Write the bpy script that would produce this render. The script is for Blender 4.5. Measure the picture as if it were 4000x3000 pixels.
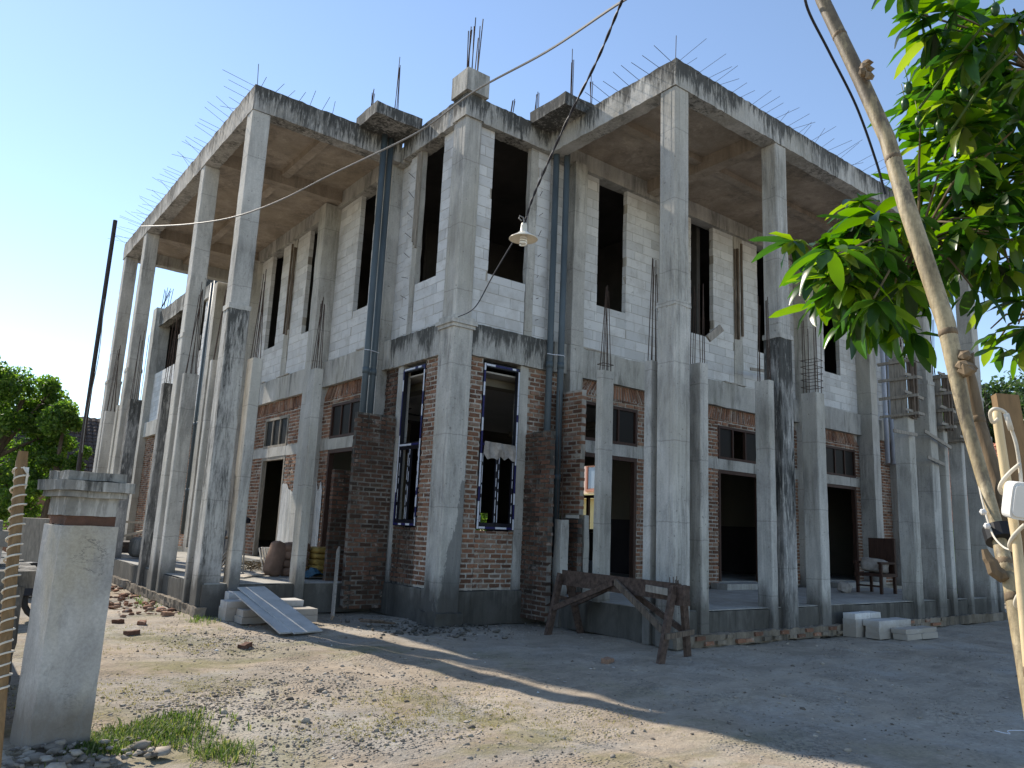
import bpy, math, random
from mathutils import Vector, Matrix
import numpy as np
random.seed(7); R=random.random
def U(a,b): return a+(b-a)*random.random()
for o in list(bpy.data.objects): bpy.data.objects.remove(o)
scene=bpy.context.scene; C=scene.collection

# ------------------------------------------------------------ camera, sky, sun, exposure
CAM=Vector((-6.91,-10.79,1.6)); FPX=2980.
_yaw,_pit,_rol=math.radians(52.69),math.radians(10.75),math.radians(2.52)
_f=Vector((math.cos(_pit)*math.cos(_yaw),math.cos(_pit)*math.sin(_yaw),math.sin(_pit)))
_r0=Vector((math.sin(_yaw),-math.cos(_yaw),0)); _u0=_r0.cross(_f)
_ri=_r0*math.cos(_rol)+_u0*math.sin(_rol); _up=_u0*math.cos(_rol)-_r0*math.sin(_rol)
cam=bpy.data.cameras.new('camera'); co=bpy.data.objects.new('camera',cam); C.objects.link(co)
cam.sensor_width=36; cam.lens=36*FPX/4000; cam.clip_start=.05; cam.clip_end=900
co.matrix_world=Matrix(((_ri.x,_up.x,-_f.x,CAM.x),(_ri.y,_up.y,-_f.y,CAM.y),(_ri.z,_up.z,-_f.z,CAM.z),(0,0,0,1)))
scene.camera=co
SUN=Vector((-.195,1,.88)).normalized()
w=bpy.data.worlds.new('World'); scene.world=w; w.use_nodes=True
nt=w.node_tree; bg=nt.nodes['Background']; sky=nt.nodes.new('ShaderNodeTexSky'); sky.sky_type='NISHITA'
sky.sun_disc=False; sky.sun_elevation=math.asin(SUN.z); sky.sun_rotation=math.atan2(SUN.x,SUN.y)
sky.air_density=.95; sky.dust_density=.03; sky.ozone_density=1.0
hsv=nt.nodes.new('ShaderNodeHueSaturation'); hsv.inputs['Saturation'].default_value=.97; nt.links.new(sky.outputs[0],hsv.inputs['Color']); nt.links.new(hsv.outputs[0],bg.inputs[0]); bg.inputs[1].default_value=.14
sl=bpy.data.lights.new('sun','SUN'); sl.energy=4.35; sl.angle=math.radians(.6); sl.color=(1,.91,.78)
so=bpy.data.objects.new('sun',sl); C.objects.link(so); so.rotation_euler=SUN.to_track_quat('Z','Y').to_euler()
vs=scene.view_settings; vs.view_transform='Standard'; vs.look='None'; vs.gamma=1; vs.use_curve_mapping=False; vs.exposure=.70
scene.render.engine='CYCLES'

def ray(px,py):
    v=_ri*((px-2000)/FPX)-_up*((py-1500)/FPX)+_f
    return v
def at(px,py,d):       # point seen at a photograph pixel, d metres away
    return CAM+ray(px,py).normalized()*d
def onz(px,py,z=0.):
    v=ray(px,py); return CAM+v*((z-CAM.z)/v.z)

# ------------------------------------------------------------ materials
class NT:
    def __init__(s,name):
        m=bpy.data.materials.new(name); m.use_nodes=True; s.m=m; s.t=m.node_tree; s.n=s.t.nodes; s.l=s.t.links
        s.b=s.n['Principled BSDF']; s.out=s.n['Material Output']; s.b.inputs['Specular IOR Level'].default_value=.25
    def new(s,t,**k):
        n=s.n.new(t)
        for a,v in k.items(): setattr(n,a,v)
        return n
    def pos(s,scale=(1,1,1),kind='world',off=(0,0,0)):
        if kind=='world': src=s.new('ShaderNodeNewGeometry').outputs['Position']
        else: src=s.new('ShaderNodeTexCoord').outputs['Object']
        mp=s.new('ShaderNodeMapping'); mp.inputs['Scale'].default_value=scale; mp.inputs['Location'].default_value=off
        s.l.new(src,mp.inputs[0]); return mp.outputs[0]
    def noise(s,vec,scale=1,detail=4,rough=.6,dist=0):
        n=s.new('ShaderNodeTexNoise'); n.inputs['Scale'].default_value=scale; n.inputs['Detail'].default_value=detail
        n.inputs['Roughness'].default_value=rough; n.inputs['Distortion'].default_value=dist
        if vec is not None: s.l.new(vec,n.inputs['Vector'])
        return n.outputs['Fac']
    def ramp(s,fac,stops):
        r=s.new('ShaderNodeValToRGB'); e=r.color_ramp.elements
        while len(e)<len(stops): e.new(.5)
        for i,(p,c) in enumerate(stops):
            e[i].position=p; e[i].color=(*c,1) if isinstance(c,tuple) else (c,c,c,1)
        s.l.new(fac,r.inputs[0]); return r.outputs[0]
    def mix(s,fac,a,b,mode='MIX'):
        m=s.new('ShaderNodeMix',data_type='RGBA',blend_type=mode)
        for i,v in ((0,fac),(6,a),(7,b)):
            if hasattr(v,'is_linked') : s.l.new(v,m.inputs[i])
            elif i==0: m.inputs[0].default_value=v
            else: m.inputs[i].default_value=(*v,1)
        return m.outputs[2]
    def math(s,op,a,b=None,clamp=False):
        m=s.new('ShaderNodeMath',operation=op); m.use_clamp=clamp
        for i,v in enumerate((a,b)):
            if v is None: continue
            if hasattr(v,'is_linked'): s.l.new(v,m.inputs[i])
            else: m.inputs[i].default_value=v
        return m.outputs[0]
    def col(s,c,rough=.9):
        if hasattr(c,'is_linked'): s.l.new(c,s.b.inputs['Base Color'])
        else: s.b.inputs['Base Color'].default_value=(*c,1)
        s.b.inputs['Roughness'].default_value=rough
    def bump(s,h,strength=.4,dist=.01):
        b=s.new('ShaderNodeBump'); b.inputs['Strength'].default_value=strength; b.inputs['Distance'].default_value=dist
        s.l.new(h,b.inputs['Height']); s.l.new(b.outputs[0],s.b.inputs['Normal'])
    def rnd(s):
        a=s.new('ShaderNodeNewGeometry').outputs['Random Per Island']; b=s.new('ShaderNodeObjectInfo').outputs['Random']
        return s.math('FRACT',s.math('ADD',a,b))
    def z(s):
        sx=s.new('ShaderNodeSeparateXYZ'); s.l.new(s.new('ShaderNodeNewGeometry').outputs['Position'],sx.inputs[0]); return sx.outputs

def concrete(name,lo,hi,stain=.5,boards=True,base_dirt=0.,mold=(.035,.036,.034),soff=(0,0,0),band=None,patch=False):
    s=NT(name)
    big=s.noise(s.pos((1,1,.5),off=soff),1.5,6,.68,.5)
    c=s.ramp(big,[(.32,lo),(.5,tuple((a+b)/2 for a,b in zip(lo,hi))),(.68,hi)])
    fine=s.noise(s.pos((1,1,1)),34,4,.7)
    c=s.mix(.45,c,s.ramp(fine,[(.25,.33),(.75,.68)]),'OVERLAY')
    grain=s.noise(s.pos((20,20,1.6),off=(1,7,0)),1.0,5,.7)
    c=s.mix(.2 if boards else .12,c,s.ramp(grain,[(.3,.3),(.7,.7)]),'OVERLAY')
    lime=s.noise(s.pos((8,8,.6),off=(3,1,0)),1.2,5,.65,.2); lb=s.noise(s.pos((1,1,.7),off=(6,6,6)),1.3,3)
    c=s.mix(s.math('MULTIPLY',s.math('MULTIPLY',s.ramp(lime,[(.5,0.),(.64,1.)]),s.ramp(lb,[(.45,0.),(.62,1.)])),.4),c,(min(.75,hi[0]*1.35),min(.74,hi[1]*1.35),min(.72,hi[2]*1.32)))
    tint=s.noise(s.pos((1,1,.5),off=(9,4,2)),.9,3,.5)
    c=s.mix(s.math('MULTIPLY',s.ramp(tint,[(.45,0.),(.62,1.)]),.4),c,(lo[0]*1.1,lo[1]*1.06,lo[2]*.93))
    st=s.noise(s.pos((5,5,.6),off=(5,8,1)),1.3,7,.74,.5); sp=s.noise(s.pos((1,1,.6),off=(2,7,5)),1.0,4,.6)
    m=s.math('MULTIPLY',s.ramp(st,[(.44,0.),(.60,1.)]),s.ramp(sp,[(.44,0.),(.58,1.)]))
    c=s.mix(s.math('MULTIPLY',m,stain,True),c,mold)
    if band:   # mould and run-off that starts at the upper edge and drips down in ragged tongues
        t_=s.math('DIVIDE',s.math('SUBTRACT',s.z()[2],band[0]),band[1]-band[0],True)
        dr=s.noise(s.pos((10,10,1.2),off=(8,2,4)),1.4,7,.75,.2); lg=s.noise(s.pos((1,1,.3),off=(1,1,9)),1.6,4,.6)
        q=s.math('ADD',s.math('ADD',dr,s.math('MULTIPLY',t_,.30)),s.math('MULTIPLY',s.math('SUBTRACT',lg,.5),.9))
        c=s.mix(s.math('MULTIPLY',s.ramp(q,[(.60,0.),(.74,1.)]),.9),c,(.05,.05,.046))
        q2=s.math('ADD',s.noise(s.pos((16,16,2.5),off=(3,3,3)),1.2,6,.7),s.math('MULTIPLY',s.math('SUBTRACT',1.,t_),.05))
        c=s.mix(s.math('MULTIPLY',s.ramp(q2,[(.56,0.),(.66,1.)]),.65),c,(.50,.48,.44))
    if boards:
        zz=s.math('FRACT',s.math('DIVIDE',s.math('ADD',s.z()[2],s.math('ADD',s.math('MULTIPLY',s.noise(s.pos((3,3,.3)),2,4),.06),s.math('MULTIPLY',s.rnd(),.9))),1.22)); jn=s.ramp(zz,[(.0,0.),(.006,1.),(.012,1.),(.02,0.)])
        c=s.mix(s.math('MULTIPLY',jn,.4),c,(.12,.115,.105))
        pf=s.noise(s.pos((1,1,1),off=(5,5,5)),17,3,.6); c=s.mix(s.math('MULTIPLY',s.ramp(pf,[(.66,0.),(.70,1.)]),.6),c,(.13,.125,.115))
    if patch:
        q=s.z(); n_=s.noise(s.pos((2.2,2.2,1.2)),2,5,.65,.5)
        u=s.math('SUBTRACT',s.math('ADD',s.math('MULTIPLY',q[0],1.6),s.math('MULTIPLY',n_,1.0)),s.math('MULTIPLY',q[2],.33))
        c=s.mix(s.math('MULTIPLY',s.ramp(u,[(.32,0.),(.36,1.)]),.72),c,(.13,.13,.125))
    if base_dirt:
        z=s.z()[2]; n=s.noise(s.pos((3,3,1)),1.5,4)
        h=s.math('SUBTRACT',1.,s.math('DIVIDE',s.math('SUBTRACT',z,s.math('MULTIPLY',n,.9)),.45),True)
        c=s.mix(s.math('MULTIPLY',h,base_dirt,True),c,(.06,.056,.048))
    s.col(c,.93)
    h=s.math('ADD',s.math('MULTIPLY',fine,.5),grain if boards else s.noise(s.pos((1,1,1)),12,4,.7))
    s.bump(h,.4,.010); return s.m
M_={}
M_['column']=concrete('concrete_column',(.33,.318,.292),(.55,.53,.488),.42,True,.75)
M_['cornercol']=concrete('corner_column_concrete',(.33,.318,.292),(.55,.53,.488),.5,True,.75,patch=True)
M_['midcol']=concrete('concrete_stained_column',(.29,.28,.26),(.52,.50,.465),.8,True,.9,band=(3.2,6.6))
M_['darkcol']=concrete('concrete_mouldy',(.10,.10,.098),(.42,.41,.39),1.0,True,.6,band=(1.6,4.9))
M_['beam']=concrete('concrete_beam',(.32,.31,.285),(.53,.51,.47),.6,False)
M_['weather']=concrete('concrete_weathered',(.27,.262,.242),(.55,.53,.49),.6,False,band=(8.9,9.42))
M_['weatherf']=concrete('concrete_mouldy_beam',(.26,.255,.238),(.53,.51,.47),.6,False,band=(4.5,5.12))
M_['fascia']=concrete('concrete_fascia',(.22,.21,.195),(.47,.45,.42),.8,False,band=(8.95,9.45))
M_['soffit']=concrete('concrete_soffit_warm_bounce',(.27,.225,.18),(.47,.395,.32),.35,False)  # warm bounced light is put into this concrete's colour
M_['plinth']=concrete('concrete_plinth',(.09,.086,.076),(.33,.315,.285),1.0,False,.75)
M_['floor']=concrete('concrete_floor',(.26,.25,.23),(.42,.41,.38),.2,False)
M_['mortar']=concrete('mortar_joint',(.30,.27,.235),(.56,.52,.46),.5,False)
M_['capcon']=concrete('weathered_cap',(.14,.135,.122),(.38,.365,.335),1.0,False,band=(1.55,1.95))
M_['footing']=concrete('rough_brown_footing',(.10,.082,.062),(.30,.255,.20),.7,False)
M_['plaster']=concrete('plaster_patch',(.42,.42,.41),(.66,.65,.63),.3,False)

def aac():
    s=NT('aerated_concrete_block'); r=s.rnd()
    c=s.ramp(r,[(0.,(.52,.52,.51)),(.35,(.60,.60,.595)),(1.,(.68,.675,.66))])
    n=s.noise(s.pos(),2.2,5,.6); c=s.mix(s.math('MULTIPLY',s.ramp(n,[(.5,0.),(.62,1.)]),.4),c,(.40,.38,.35)); sm=s.noise(s.pos((1,1,2)),9,5,.7,.6); c=s.mix(s.math('MULTIPLY',s.ramp(sm,[(.60,0.),(.66,1.)]),.6),c,(.33,.32,.30)); z_=s.z()[2]; dirt=s.math('SUBTRACT',1.,s.math('DIVIDE',s.math('SUBTRACT',z_,s.math('MULTIPLY',s.noise(s.pos(),6,4),.3)),.25),True); c=s.mix(s.math('MULTIPLY',dirt,.75),c,(.30,.25,.19))
    st=s.noise(s.pos((7,7,.5)),1.2,5,.7); c=s.mix(s.math('MULTIPLY',s.ramp(st,[(.58,0.),(.72,1.)]),.3),c,(.3,.29,.27))
    s.col(c,.95); s.bump(s.noise(s.pos(),60,3,.6),.3,.004); return s.m
M_['aac']=aac()
def brick(name,stops,dust=.5,moss=0.):
    s=NT(name); c=s.ramp(s.rnd(),stops)
    n=s.noise(s.pos(),14,5,.7,.3); c=s.mix(.55,c,s.ramp(n,[(.25,.25),(.75,.72)]),'OVERLAY')
    d=s.noise(s.pos(),5,6,.75,.6); c=s.mix(s.math('MULTIPLY',s.ramp(d,[(.56,0.),(.66,1.)]),dust),c,(.42,.37,.32))
    if moss:
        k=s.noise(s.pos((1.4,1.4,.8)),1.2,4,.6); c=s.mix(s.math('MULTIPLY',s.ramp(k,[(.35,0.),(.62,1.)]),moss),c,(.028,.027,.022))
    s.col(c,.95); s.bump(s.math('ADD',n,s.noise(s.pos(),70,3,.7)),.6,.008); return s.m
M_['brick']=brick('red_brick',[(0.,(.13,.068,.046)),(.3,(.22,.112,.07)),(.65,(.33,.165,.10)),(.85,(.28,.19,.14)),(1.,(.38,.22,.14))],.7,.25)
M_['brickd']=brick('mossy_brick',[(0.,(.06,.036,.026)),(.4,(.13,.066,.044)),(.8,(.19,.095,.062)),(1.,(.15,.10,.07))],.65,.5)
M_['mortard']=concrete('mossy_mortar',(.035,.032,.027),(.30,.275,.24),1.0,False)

def simple(name,c,rough=.8,var=0.,scale=6,metal=0.,kind='world',stretch=(1,1,1),bump=0.,spec=None):
    s=NT(name)
    if var:
        n=s.noise(s.pos(stretch,kind),scale,5,.65,.2)
        lo=tuple(v*(1-var) for v in c); hi=tuple(min(1,v*(1+var)) for v in c)
        s.col(s.ramp(n,[(.3,lo),(.7,hi)]),rough)
        if bump: s.bump(n,bump,.006)
    else: s.col(c,rough)
    s.b.inputs['Metallic'].default_value=metal
    if spec is not None: s.b.inputs['Specular IOR Level'].default_value=spec
    return s.m
M_['rebar']=simple('rusty_rebar',(.06,.038,.028),.75,.5,30)
M_['steel']=simple('dark_steel_pole',(.045,.035,.032),.6,.4,12)
M_['pvc']=simple('blue_grey_pvc',(.085,.108,.122),.45,.25,3,stretch=(1,1,.3))
M_['pvcw']=simple('pale_pvc',(.42,.46,.55),.4,.1,3)
M_['wooddark']=simple('dark_door_timber',(.055,.028,.02),.6,.4,8,stretch=(6,6,.6))
M_['woodold']=simple('weathered_timber',(.13,.10,.075),.9,.55,5,stretch=(5,5,.8),bump=.5)
M_['woodgrey']=simple('grey_timber',(.28,.25,.21),.9,.35,6,stretch=(5,5,.8),bump=.5)
M_['woodpale']=simple('pale_timber',(.55,.49,.41),.85,.25,6,stretch=(4,4,.8),bump=.3)
M_['trestle']=simple('trestle_timber',(.085,.058,.045),.9,.55,5,stretch=(3,3,3),bump=.6)
M_['black']=simple('black_aluminium',(.012,.012,.018),.4)
M_['tapeblue']=simple('blue_film',(.02,.02,.10),.5)
M_['tapewhite']=simple('white_film',(.62,.64,.70),.5)
M_['cream']=simple('cream_paint',(.22,.20,.155),.8,.1,1)
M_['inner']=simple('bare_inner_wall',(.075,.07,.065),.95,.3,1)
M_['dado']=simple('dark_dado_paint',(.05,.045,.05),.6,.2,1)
M_['white']=simple('white_paint',(.72,.70,.66),.6,.08,3)
M_['ceil']=simple('ceiling_board',(.40,.38,.35),.8,.1,1)
M_['bag']=simple('brown_paper_sack',(.22,.14,.10),.85,.25,4,bump=.4)
M_['yellow']=simple('yellow_paper_sack',(.33,.22,.06),.75,.25,4)
M_['tarp']=simple('blue_tarp',(.03,.09,.14),.5,.35,5,bump=.5)
M_['board']=simple('cement_board',(.44,.43,.41),.85,.2,3,bump=.3)
M_['blue']=simple('blue_plastic',(.03,.07,.16),.4)
M_['red']=simple('red_cloth',(.45,.03,.02),.7)
M_['cloth']=simple('dirty_cloth',(.34,.31,.28),.9,.35,7,bump=.6)
M_['cable']=simple('grey_cable',(.22,.21,.20),.6)
M_['cabled']=simple('black_cable',(.03,.03,.04),.6)
M_['wirew']=simple('white_wire',(.62,.56,.46),.6,.2,20)
M_['enamel']=simple('enamel_shade',(.70,.64,.52),.35,.12,10)
M_['bulb']=simple('glass_tube_white',(.85,.85,.82),.25)
M_['rubber']=simple('black_rubber',(.015,.015,.016),.5)
M_['tile']=simple('clay_roof_tile',(.38,.16,.10),.85,.35,5)
M_['tiled']=simple('dark_roof_tile',(.09,.07,.06),.9,.4,5)
M_['pink']=simple('pink_frame_paint',(.55,.25,.17),.6,.1,2)
M_['housew']=simple('pale_house_paint',(.74,.58,.48),.8,.08,1)
M_['housey']=simple('yellow_house_paint',(.60,.52,.26),.8,.1,1)
M_['bark']=simple('bark',(.11,.085,.06),.95,.5,6,stretch=(3,3,.6),bump=.8)
M_['twig']=simple('twig',(.16,.12,.07),.9,.3,10)
g=NT('dusty_dark_glass'); g.col((.014,.012,.011),.5); g.b.inputs['Specular IOR Level'].default_value=.12; M_['glass']=g.m
g=NT('bright_window_glass'); g.col((.30,.38,.46),.15); M_['glassb']=g.m

def bamboo():
    s=NT('dry_bamboo'); n=s.noise(s.pos((9,9,1.2)),2,6,.7,.3)
    c=s.ramp(n,[(.3,(.15,.11,.06)),(.5,(.34,.27,.155)),(.72,(.50,.41,.26))])
    z=s.z()[2]; up=s.math('DIVIDE',s.math('SUBTRACT',z,2.6),1.1,True)
    d=s.noise(s.pos((7,7,2.)),2.2,6,.75,.4); dm=s.ramp(s.math('ADD',d,s.math('MULTIPLY',up,.12)),[(.50,0.),(.62,1.)])
    c=s.mix(s.math('MULTIPLY',dm,.75),c,(.095,.075,.055))
    sp=s.noise(s.pos(),55,4,.7); c=s.mix(.4,c,s.ramp(sp,[(.3,.25),(.7,.75)]),'OVERLAY')
    s.col(c,.55); s.bump(s.math('ADD',n,sp),.35,.003); return s.m
M_['bamboo']=bamboo()
M_['bamboodark']=simple('dark_bamboo',(.17,.12,.07),.7,.5,4,stretch=(6,6,.6),bump=.5)
M_['bamboopale']=simple('split_bamboo',(.58,.45,.26),.5,.25,5,stretch=(8,8,.6))
M_['stick']=simple('tan_bamboo_stick',(.22,.135,.062),.7,.3,6,stretch=(6,6,.7))

def leafmat(name,cols,trans=.45,rough=.35):
    s=NT(name); c=s.ramp(s.rnd(),cols)
    n=s.noise(s.pos((1,1,1)),5,3); c=s.mix(.25,c,s.ramp(n,[(.3,.3),(.7,.7)]),'OVERLAY')
    s.col(c,rough); s.b.inputs['Specular IOR Level'].default_value=.45
    tr=s.new('ShaderNodeBsdfTranslucent'); mx=s.new('ShaderNodeMixShader'); mx.inputs[0].default_value=trans
    hs=s.new('ShaderNodeHueSaturation'); hs.inputs['Saturation'].default_value=1.15; hs.inputs['Value'].default_value=2.6
    s.l.new(c,hs.inputs['Color']); s.l.new(hs.outputs[0],tr.inputs[0])
    s.l.new(s.b.outputs[0],mx.inputs[1]); s.l.new(tr.outputs[0],mx.inputs[2]); s.l.new(mx.outputs[0],s.out.inputs[0]); return s.m
M_['mango']=leafmat('mango_leaf',[(0.,(.016,.042,.010)),(.5,(.036,.088,.013)),(.85,(.10,.17,.018)),(1.,(.17,.21,.04))],.5,.3)
M_['leaf']=leafmat('tree_leaf',[(0.,(.035,.07,.015)),(.6,(.09,.16,.03)),(1.,(.17,.24,.05))],.5,.5)
M_['leafd']=leafmat('dark_tree_leaf',[(0.,(.02,.04,.014)),(.6,(.045,.08,.025)),(1.,(.08,.12,.035))],.35,.5)
M_['grass']=leafmat('grass_blade',[(0.,(.04,.075,.015)),(.6,(.085,.13,.03)),(1.,(.20,.20,.08))],.35,.6)
M_['drygrass']=leafmat('dry_grass_blade',[(0.,(.12,.13,.04)),(.6,(.22,.20,.08)),(1.,(.30,.25,.12))],.3,.7)
M_['fruit']=simple('green_mango_skin',(.03,.075,.025),.35,.2,8)

def ground_mat():
    s=NT('dirt_ground'); p=s.pos()
    a=s.noise(p,.55,6,.6,.5); c=s.ramp(a,[(.3,(.225,.182,.135)),(.52,(.30,.245,.182)),(.72,(.38,.312,.235))])
    b=s.noise(s.pos(off=(4,9,0)),.33,5,.62,.6); c=s.mix(s.math('MULTIPLY',s.ramp(b,[(.46,0.),(.56,1.)]),.85),c,(.26,.24,.21))
    gz=s.z(); x,y=gz[0],gz[1]
    # right half of the yard coloured paler and warmer to lift its shade
    side=s.math('DIVIDE',s.math('ADD',s.math('ADD',x,1.2),s.math('MULTIPLY',s.noise(p,.5,3),1.5)),2.5,True)
    c=s.mix(s.math('MULTIPLY',side,.6),c,(.40,.355,.29))
    g_=s.noise(s.pos(off=(1,2,0)),.7,5,.7,.3); gm=s.ramp(g_,[(.5,0.),(.63,1.)])
    near=s.math('SUBTRACT',1.,side)
    c=s.mix(s.math('MULTIPLY',s.math('MULTIPLY',gm,near),.7),c,(.17,.16,.07))
    f=s.noise(p,22,5,.75); c=s.mix(.6,c,s.ramp(f,[(.25,.25),(.75,.74)]),'OVERLAY'); md=s.noise(s.pos(off=(7,7,0)),2.6,5,.7,.4); c=s.mix(.45,c,s.ramp(md,[(.3,.28),(.7,.7)]),'OVERLAY')
    v=s.new('ShaderNodeTexVoronoi'); v.inputs['Scale'].default_value=26; s.l.new(p,v.inputs['Vector'])
    pm=s.ramp(s.noise(p,1.2,4,.6),[(.48,0.),(.62,1.)]); peb=s.math('MULTIPLY',s.ramp(v.outputs['Distance'],[(.2,1.),(.45,0.)]),pm)
    c=s.mix(s.math('MULTIPLY',peb,.5),c,(.25,.24,.23))
    wd=s.noise(s.pos((.6,1,1),off=(11,3,0)),1.1,6,.7,.8); c=s.mix(s.math('MULTIPLY',s.math('MULTIPLY',s.ramp(wd,[(.48,0.),(.6,1.)]),side),.6),c,(.235,.20,.155))
    wl_=s.noise(s.pos((.8,.5,1),off=(2,13,0)),.9,5,.65,.6); c=s.mix(s.math('MULTIPLY',s.ramp(wl_,[(.54,0.),(.64,1.)]),.4),c,(.44,.42,.38))
    # faint wheel tracks
    tr=s.noise(s.pos((.25,2.2,1),off=(0,3,0)),1.6,4,.6,.4); c=s.mix(s.math('MULTIPLY',s.ramp(tr,[(.5,0.),(.62,1.)]),.45),c,(.40,.34,.265))
    s.col(c,.96)
    h=s.math('ADD',s.math('MULTIPLY',f,.6),s.math('ADD',s.math('MULTIPLY',peb,.9),s.noise(p,5,5,.7)))
    s.bump(h,.9,.03); return s.m
M_['ground']=ground_mat()
def stone_mat():
    s=NT('gravel_stone'); c=s.ramp(s.rnd(),[(0.,(.12,.10,.08)),(.4,(.23,.20,.165)),(.75,(.32,.28,.23)),(.99,(.38,.34,.28)),(1.,(.6,.6,.58))]); n=s.noise(s.pos(),30,3); c=s.mix(.4,c,s.ramp(n,[(.3,.3),(.7,.7)]),'OVERLAY'); s.col(c,.95); return s.m
M_['stone']=stone_mat()

# ------------------------------------------------------------ mesh helpers
def link(o,parent=None,label=None,cat=None,group=None,kind=None):
    C.objects.link(o)
    if parent: o.parent=parent; o.matrix_parent_inverse=parent_inv(parent)
    if label: o['label']=label
    if cat: o['category']=cat
    if group: o['group']=group
    if kind: o['kind']=kind
    return o
def world(o):
    m=o.matrix_basis.copy()
    if o.parent: m=world(o.parent)@o.matrix_parent_inverse@m
    return m
def parent_inv(p): return world(p).inverted()
def empty(name,loc,label=None,cat=None,group=None,rz=0,kind=None):
    o=bpy.data.objects.new(name,None); o.empty_display_size=.2; o.location=loc; o.rotation_euler=(0,0,rz)
    return link(o,None,label,cat,group,kind)
class MB:
    def __init__(s): s.v=[]; s.f=[]; s.mi=[]; s.mats=[]
    def m(s,mat):
        mt=M_[mat]
        if mt not in s.mats: s.mats.append(mt)
        return s.mats.index(mt)
    def add(s,vs,fs,mat):
        k=len(s.v); i=s.m(mat); s.v+= [tuple(v) for v in vs]; s.f+=[tuple(k+a for a in f) for f in fs]; s.mi+=[i]*len(fs); return s
    def box(s,a,b,mat,jit=0.,tf=None):
        (x0,y0,z0),(x1,y1,z1)=a,b
        x0,x1=min(x0,x1),max(x0,x1);y0,y1=min(y0,y1),max(y0,y1);z0,z1=min(z0,z1),max(z0,z1)
        vs=[(x,y,z) for x in (x0,x1) for y in (y0,y1) for z in (z0,z1)]
        if jit: vs=[(x+U(-jit,jit),y+U(-jit,jit),z+U(-jit,jit)) for x,y,z in vs]
        if tf: vs=[tf@Vector(v) for v in vs]
        return s.add(vs,[(0,1,3,2),(4,6,7,5),(0,4,5,1),(2,3,7,6),(0,2,6,4),(1,5,7,3)],mat)
    def rough(s,a,b,mat,step=.3,jit=.007,edge=0.):
        a=Vector(a);b=Vector(b); lo=[min(a[i],b[i]) for i in range(3)]; hi=[max(a[i],b[i]) for i in range(3)]
        n=[max(1,int(round((hi[i]-lo[i])/step))) for i in range(3)]; idx={}; vs=[]; fs=[]
        def V(i,j,k):
            key=(i,j,k)
            if key not in idx:
                q=[lo[0]+(hi[0]-lo[0])*i/n[0],lo[1]+(hi[1]-lo[1])*j/n[1],lo[2]+(hi[2]-lo[2])*k/n[2]]
                ex=(i in(0,n[0]))+(j in(0,n[1]))+(k in(0,n[2]))
                J=jit+(edge*.6 if ex==2 else 0)
                q=[q[t]+U(-J,J) for t in range(3)]
                if edge and ex==2: q[2]-=U(0,edge*.8) if (k==n[2] and ex==2) else 0
                idx[key]=len(vs); vs.append(q)
            return idx[key]
        for j in range(n[1]):
            for k in range(n[2]):
                fs.append((V(0,j,k),V(0,j,k+1),V(0,j+1,k+1),V(0,j+1,k))); fs.append((V(n[0],j,k),V(n[0],j+1,k),V(n[0],j+1,k+1),V(n[0],j,k+1)))
        for i in range(n[0]):
            for k in range(n[2]):
                fs.append((V(i,0,k),V(i+1,0,k),V(i+1,0,k+1),V(i,0,k+1))); fs.append((V(i,n[1],k),V(i,n[1],k+1),V(i+1,n[1],k+1),V(i+1,n[1],k)))
        for i in range(n[0]):
            for j in range(n[1]):
                fs.append((V(i,j,0),V(i,j+1,0),V(i+1,j+1,0),V(i+1,j,0))); fs.append((V(i,j,n[2]),V(i+1,j,n[2]),V(i+1,j+1,n[2]),V(i,j+1,n[2])))
        return s.add(vs,fs,mat)
    def prism(s,poly,zs,mat,jit=0.,scales=None,cx=0,cy=0):
        n=len(poly); vs=[]; fs=[]
        for t,z in enumerate(zs):
            k=scales[t] if scales else 1
            for x,y in poly: vs.append((cx+(x-cx)*k+U(-jit,jit),cy+(y-cy)*k+U(-jit,jit),z))
        for t in range(len(zs)-1):
            for i in range(n): j=(i+1)%n; fs.append((t*n+i,t*n+j,(t+1)*n+j,(t+1)*n+i))
        fs.append(tuple(range(n))[::-1]); fs.append(tuple((len(zs)-1)*n+i for i in range(n)))
        return s.add(vs,fs,mat)
    def tube(s,pts,r,mat,n=8,cap=True):
        pts=[Vector(p) for p in pts]; rs=r if isinstance(r,(list,tuple)) else [r]*len(pts); vs=[];fs=[]
        u=None
        for i,p in enumerate(pts):
            d=(pts[min(i+1,len(pts)-1)]-pts[max(i-1,0)]).normalized()
            if u is None: u=d.orthogonal().normalized()
            else: u=(u-d*u.dot(d)).normalized()
            v=d.cross(u)
            for k in range(n):
                a=2*math.pi*k/n; vs.append(p+(u*math.cos(a)+v*math.sin(a))*rs[i])
        for i in range(len(pts)-1):
            for k in range(n): j=(k+1)%n; fs.append((i*n+k,i*n+j,(i+1)*n+j,(i+1)*n+k))
        if cap: fs.append(tuple(range(n))[::-1]); fs.append(tuple((len(pts)-1)*n+k for k in range(n)))
        return s.add(vs,fs,mat)
    def beam(s,p,q,w,h,mat,up=(0,0,1),jit=0.):
        p=Vector(p);q=Vector(q);d=(q-p).normalized(); up=Vector(up)
        if abs(d.dot(up))>.98: up=Vector((1,0,0))
        sd=d.cross(up).normalized(); u=sd.cross(d)
        vs=[c+sd*a*w/2+u*b*h/2+Vector((U(-jit,jit),U(-jit,jit),U(-jit,jit))) for c in (p,q) for a,b in ((-1,-1),(1,-1),(1,1),(-1,1))]
        return s.add(vs,[(0,3,2,1),(4,5,6,7),(0,1,5,4),(1,2,6,5),(2,3,7,6),(3,0,4,7)],mat)
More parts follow.
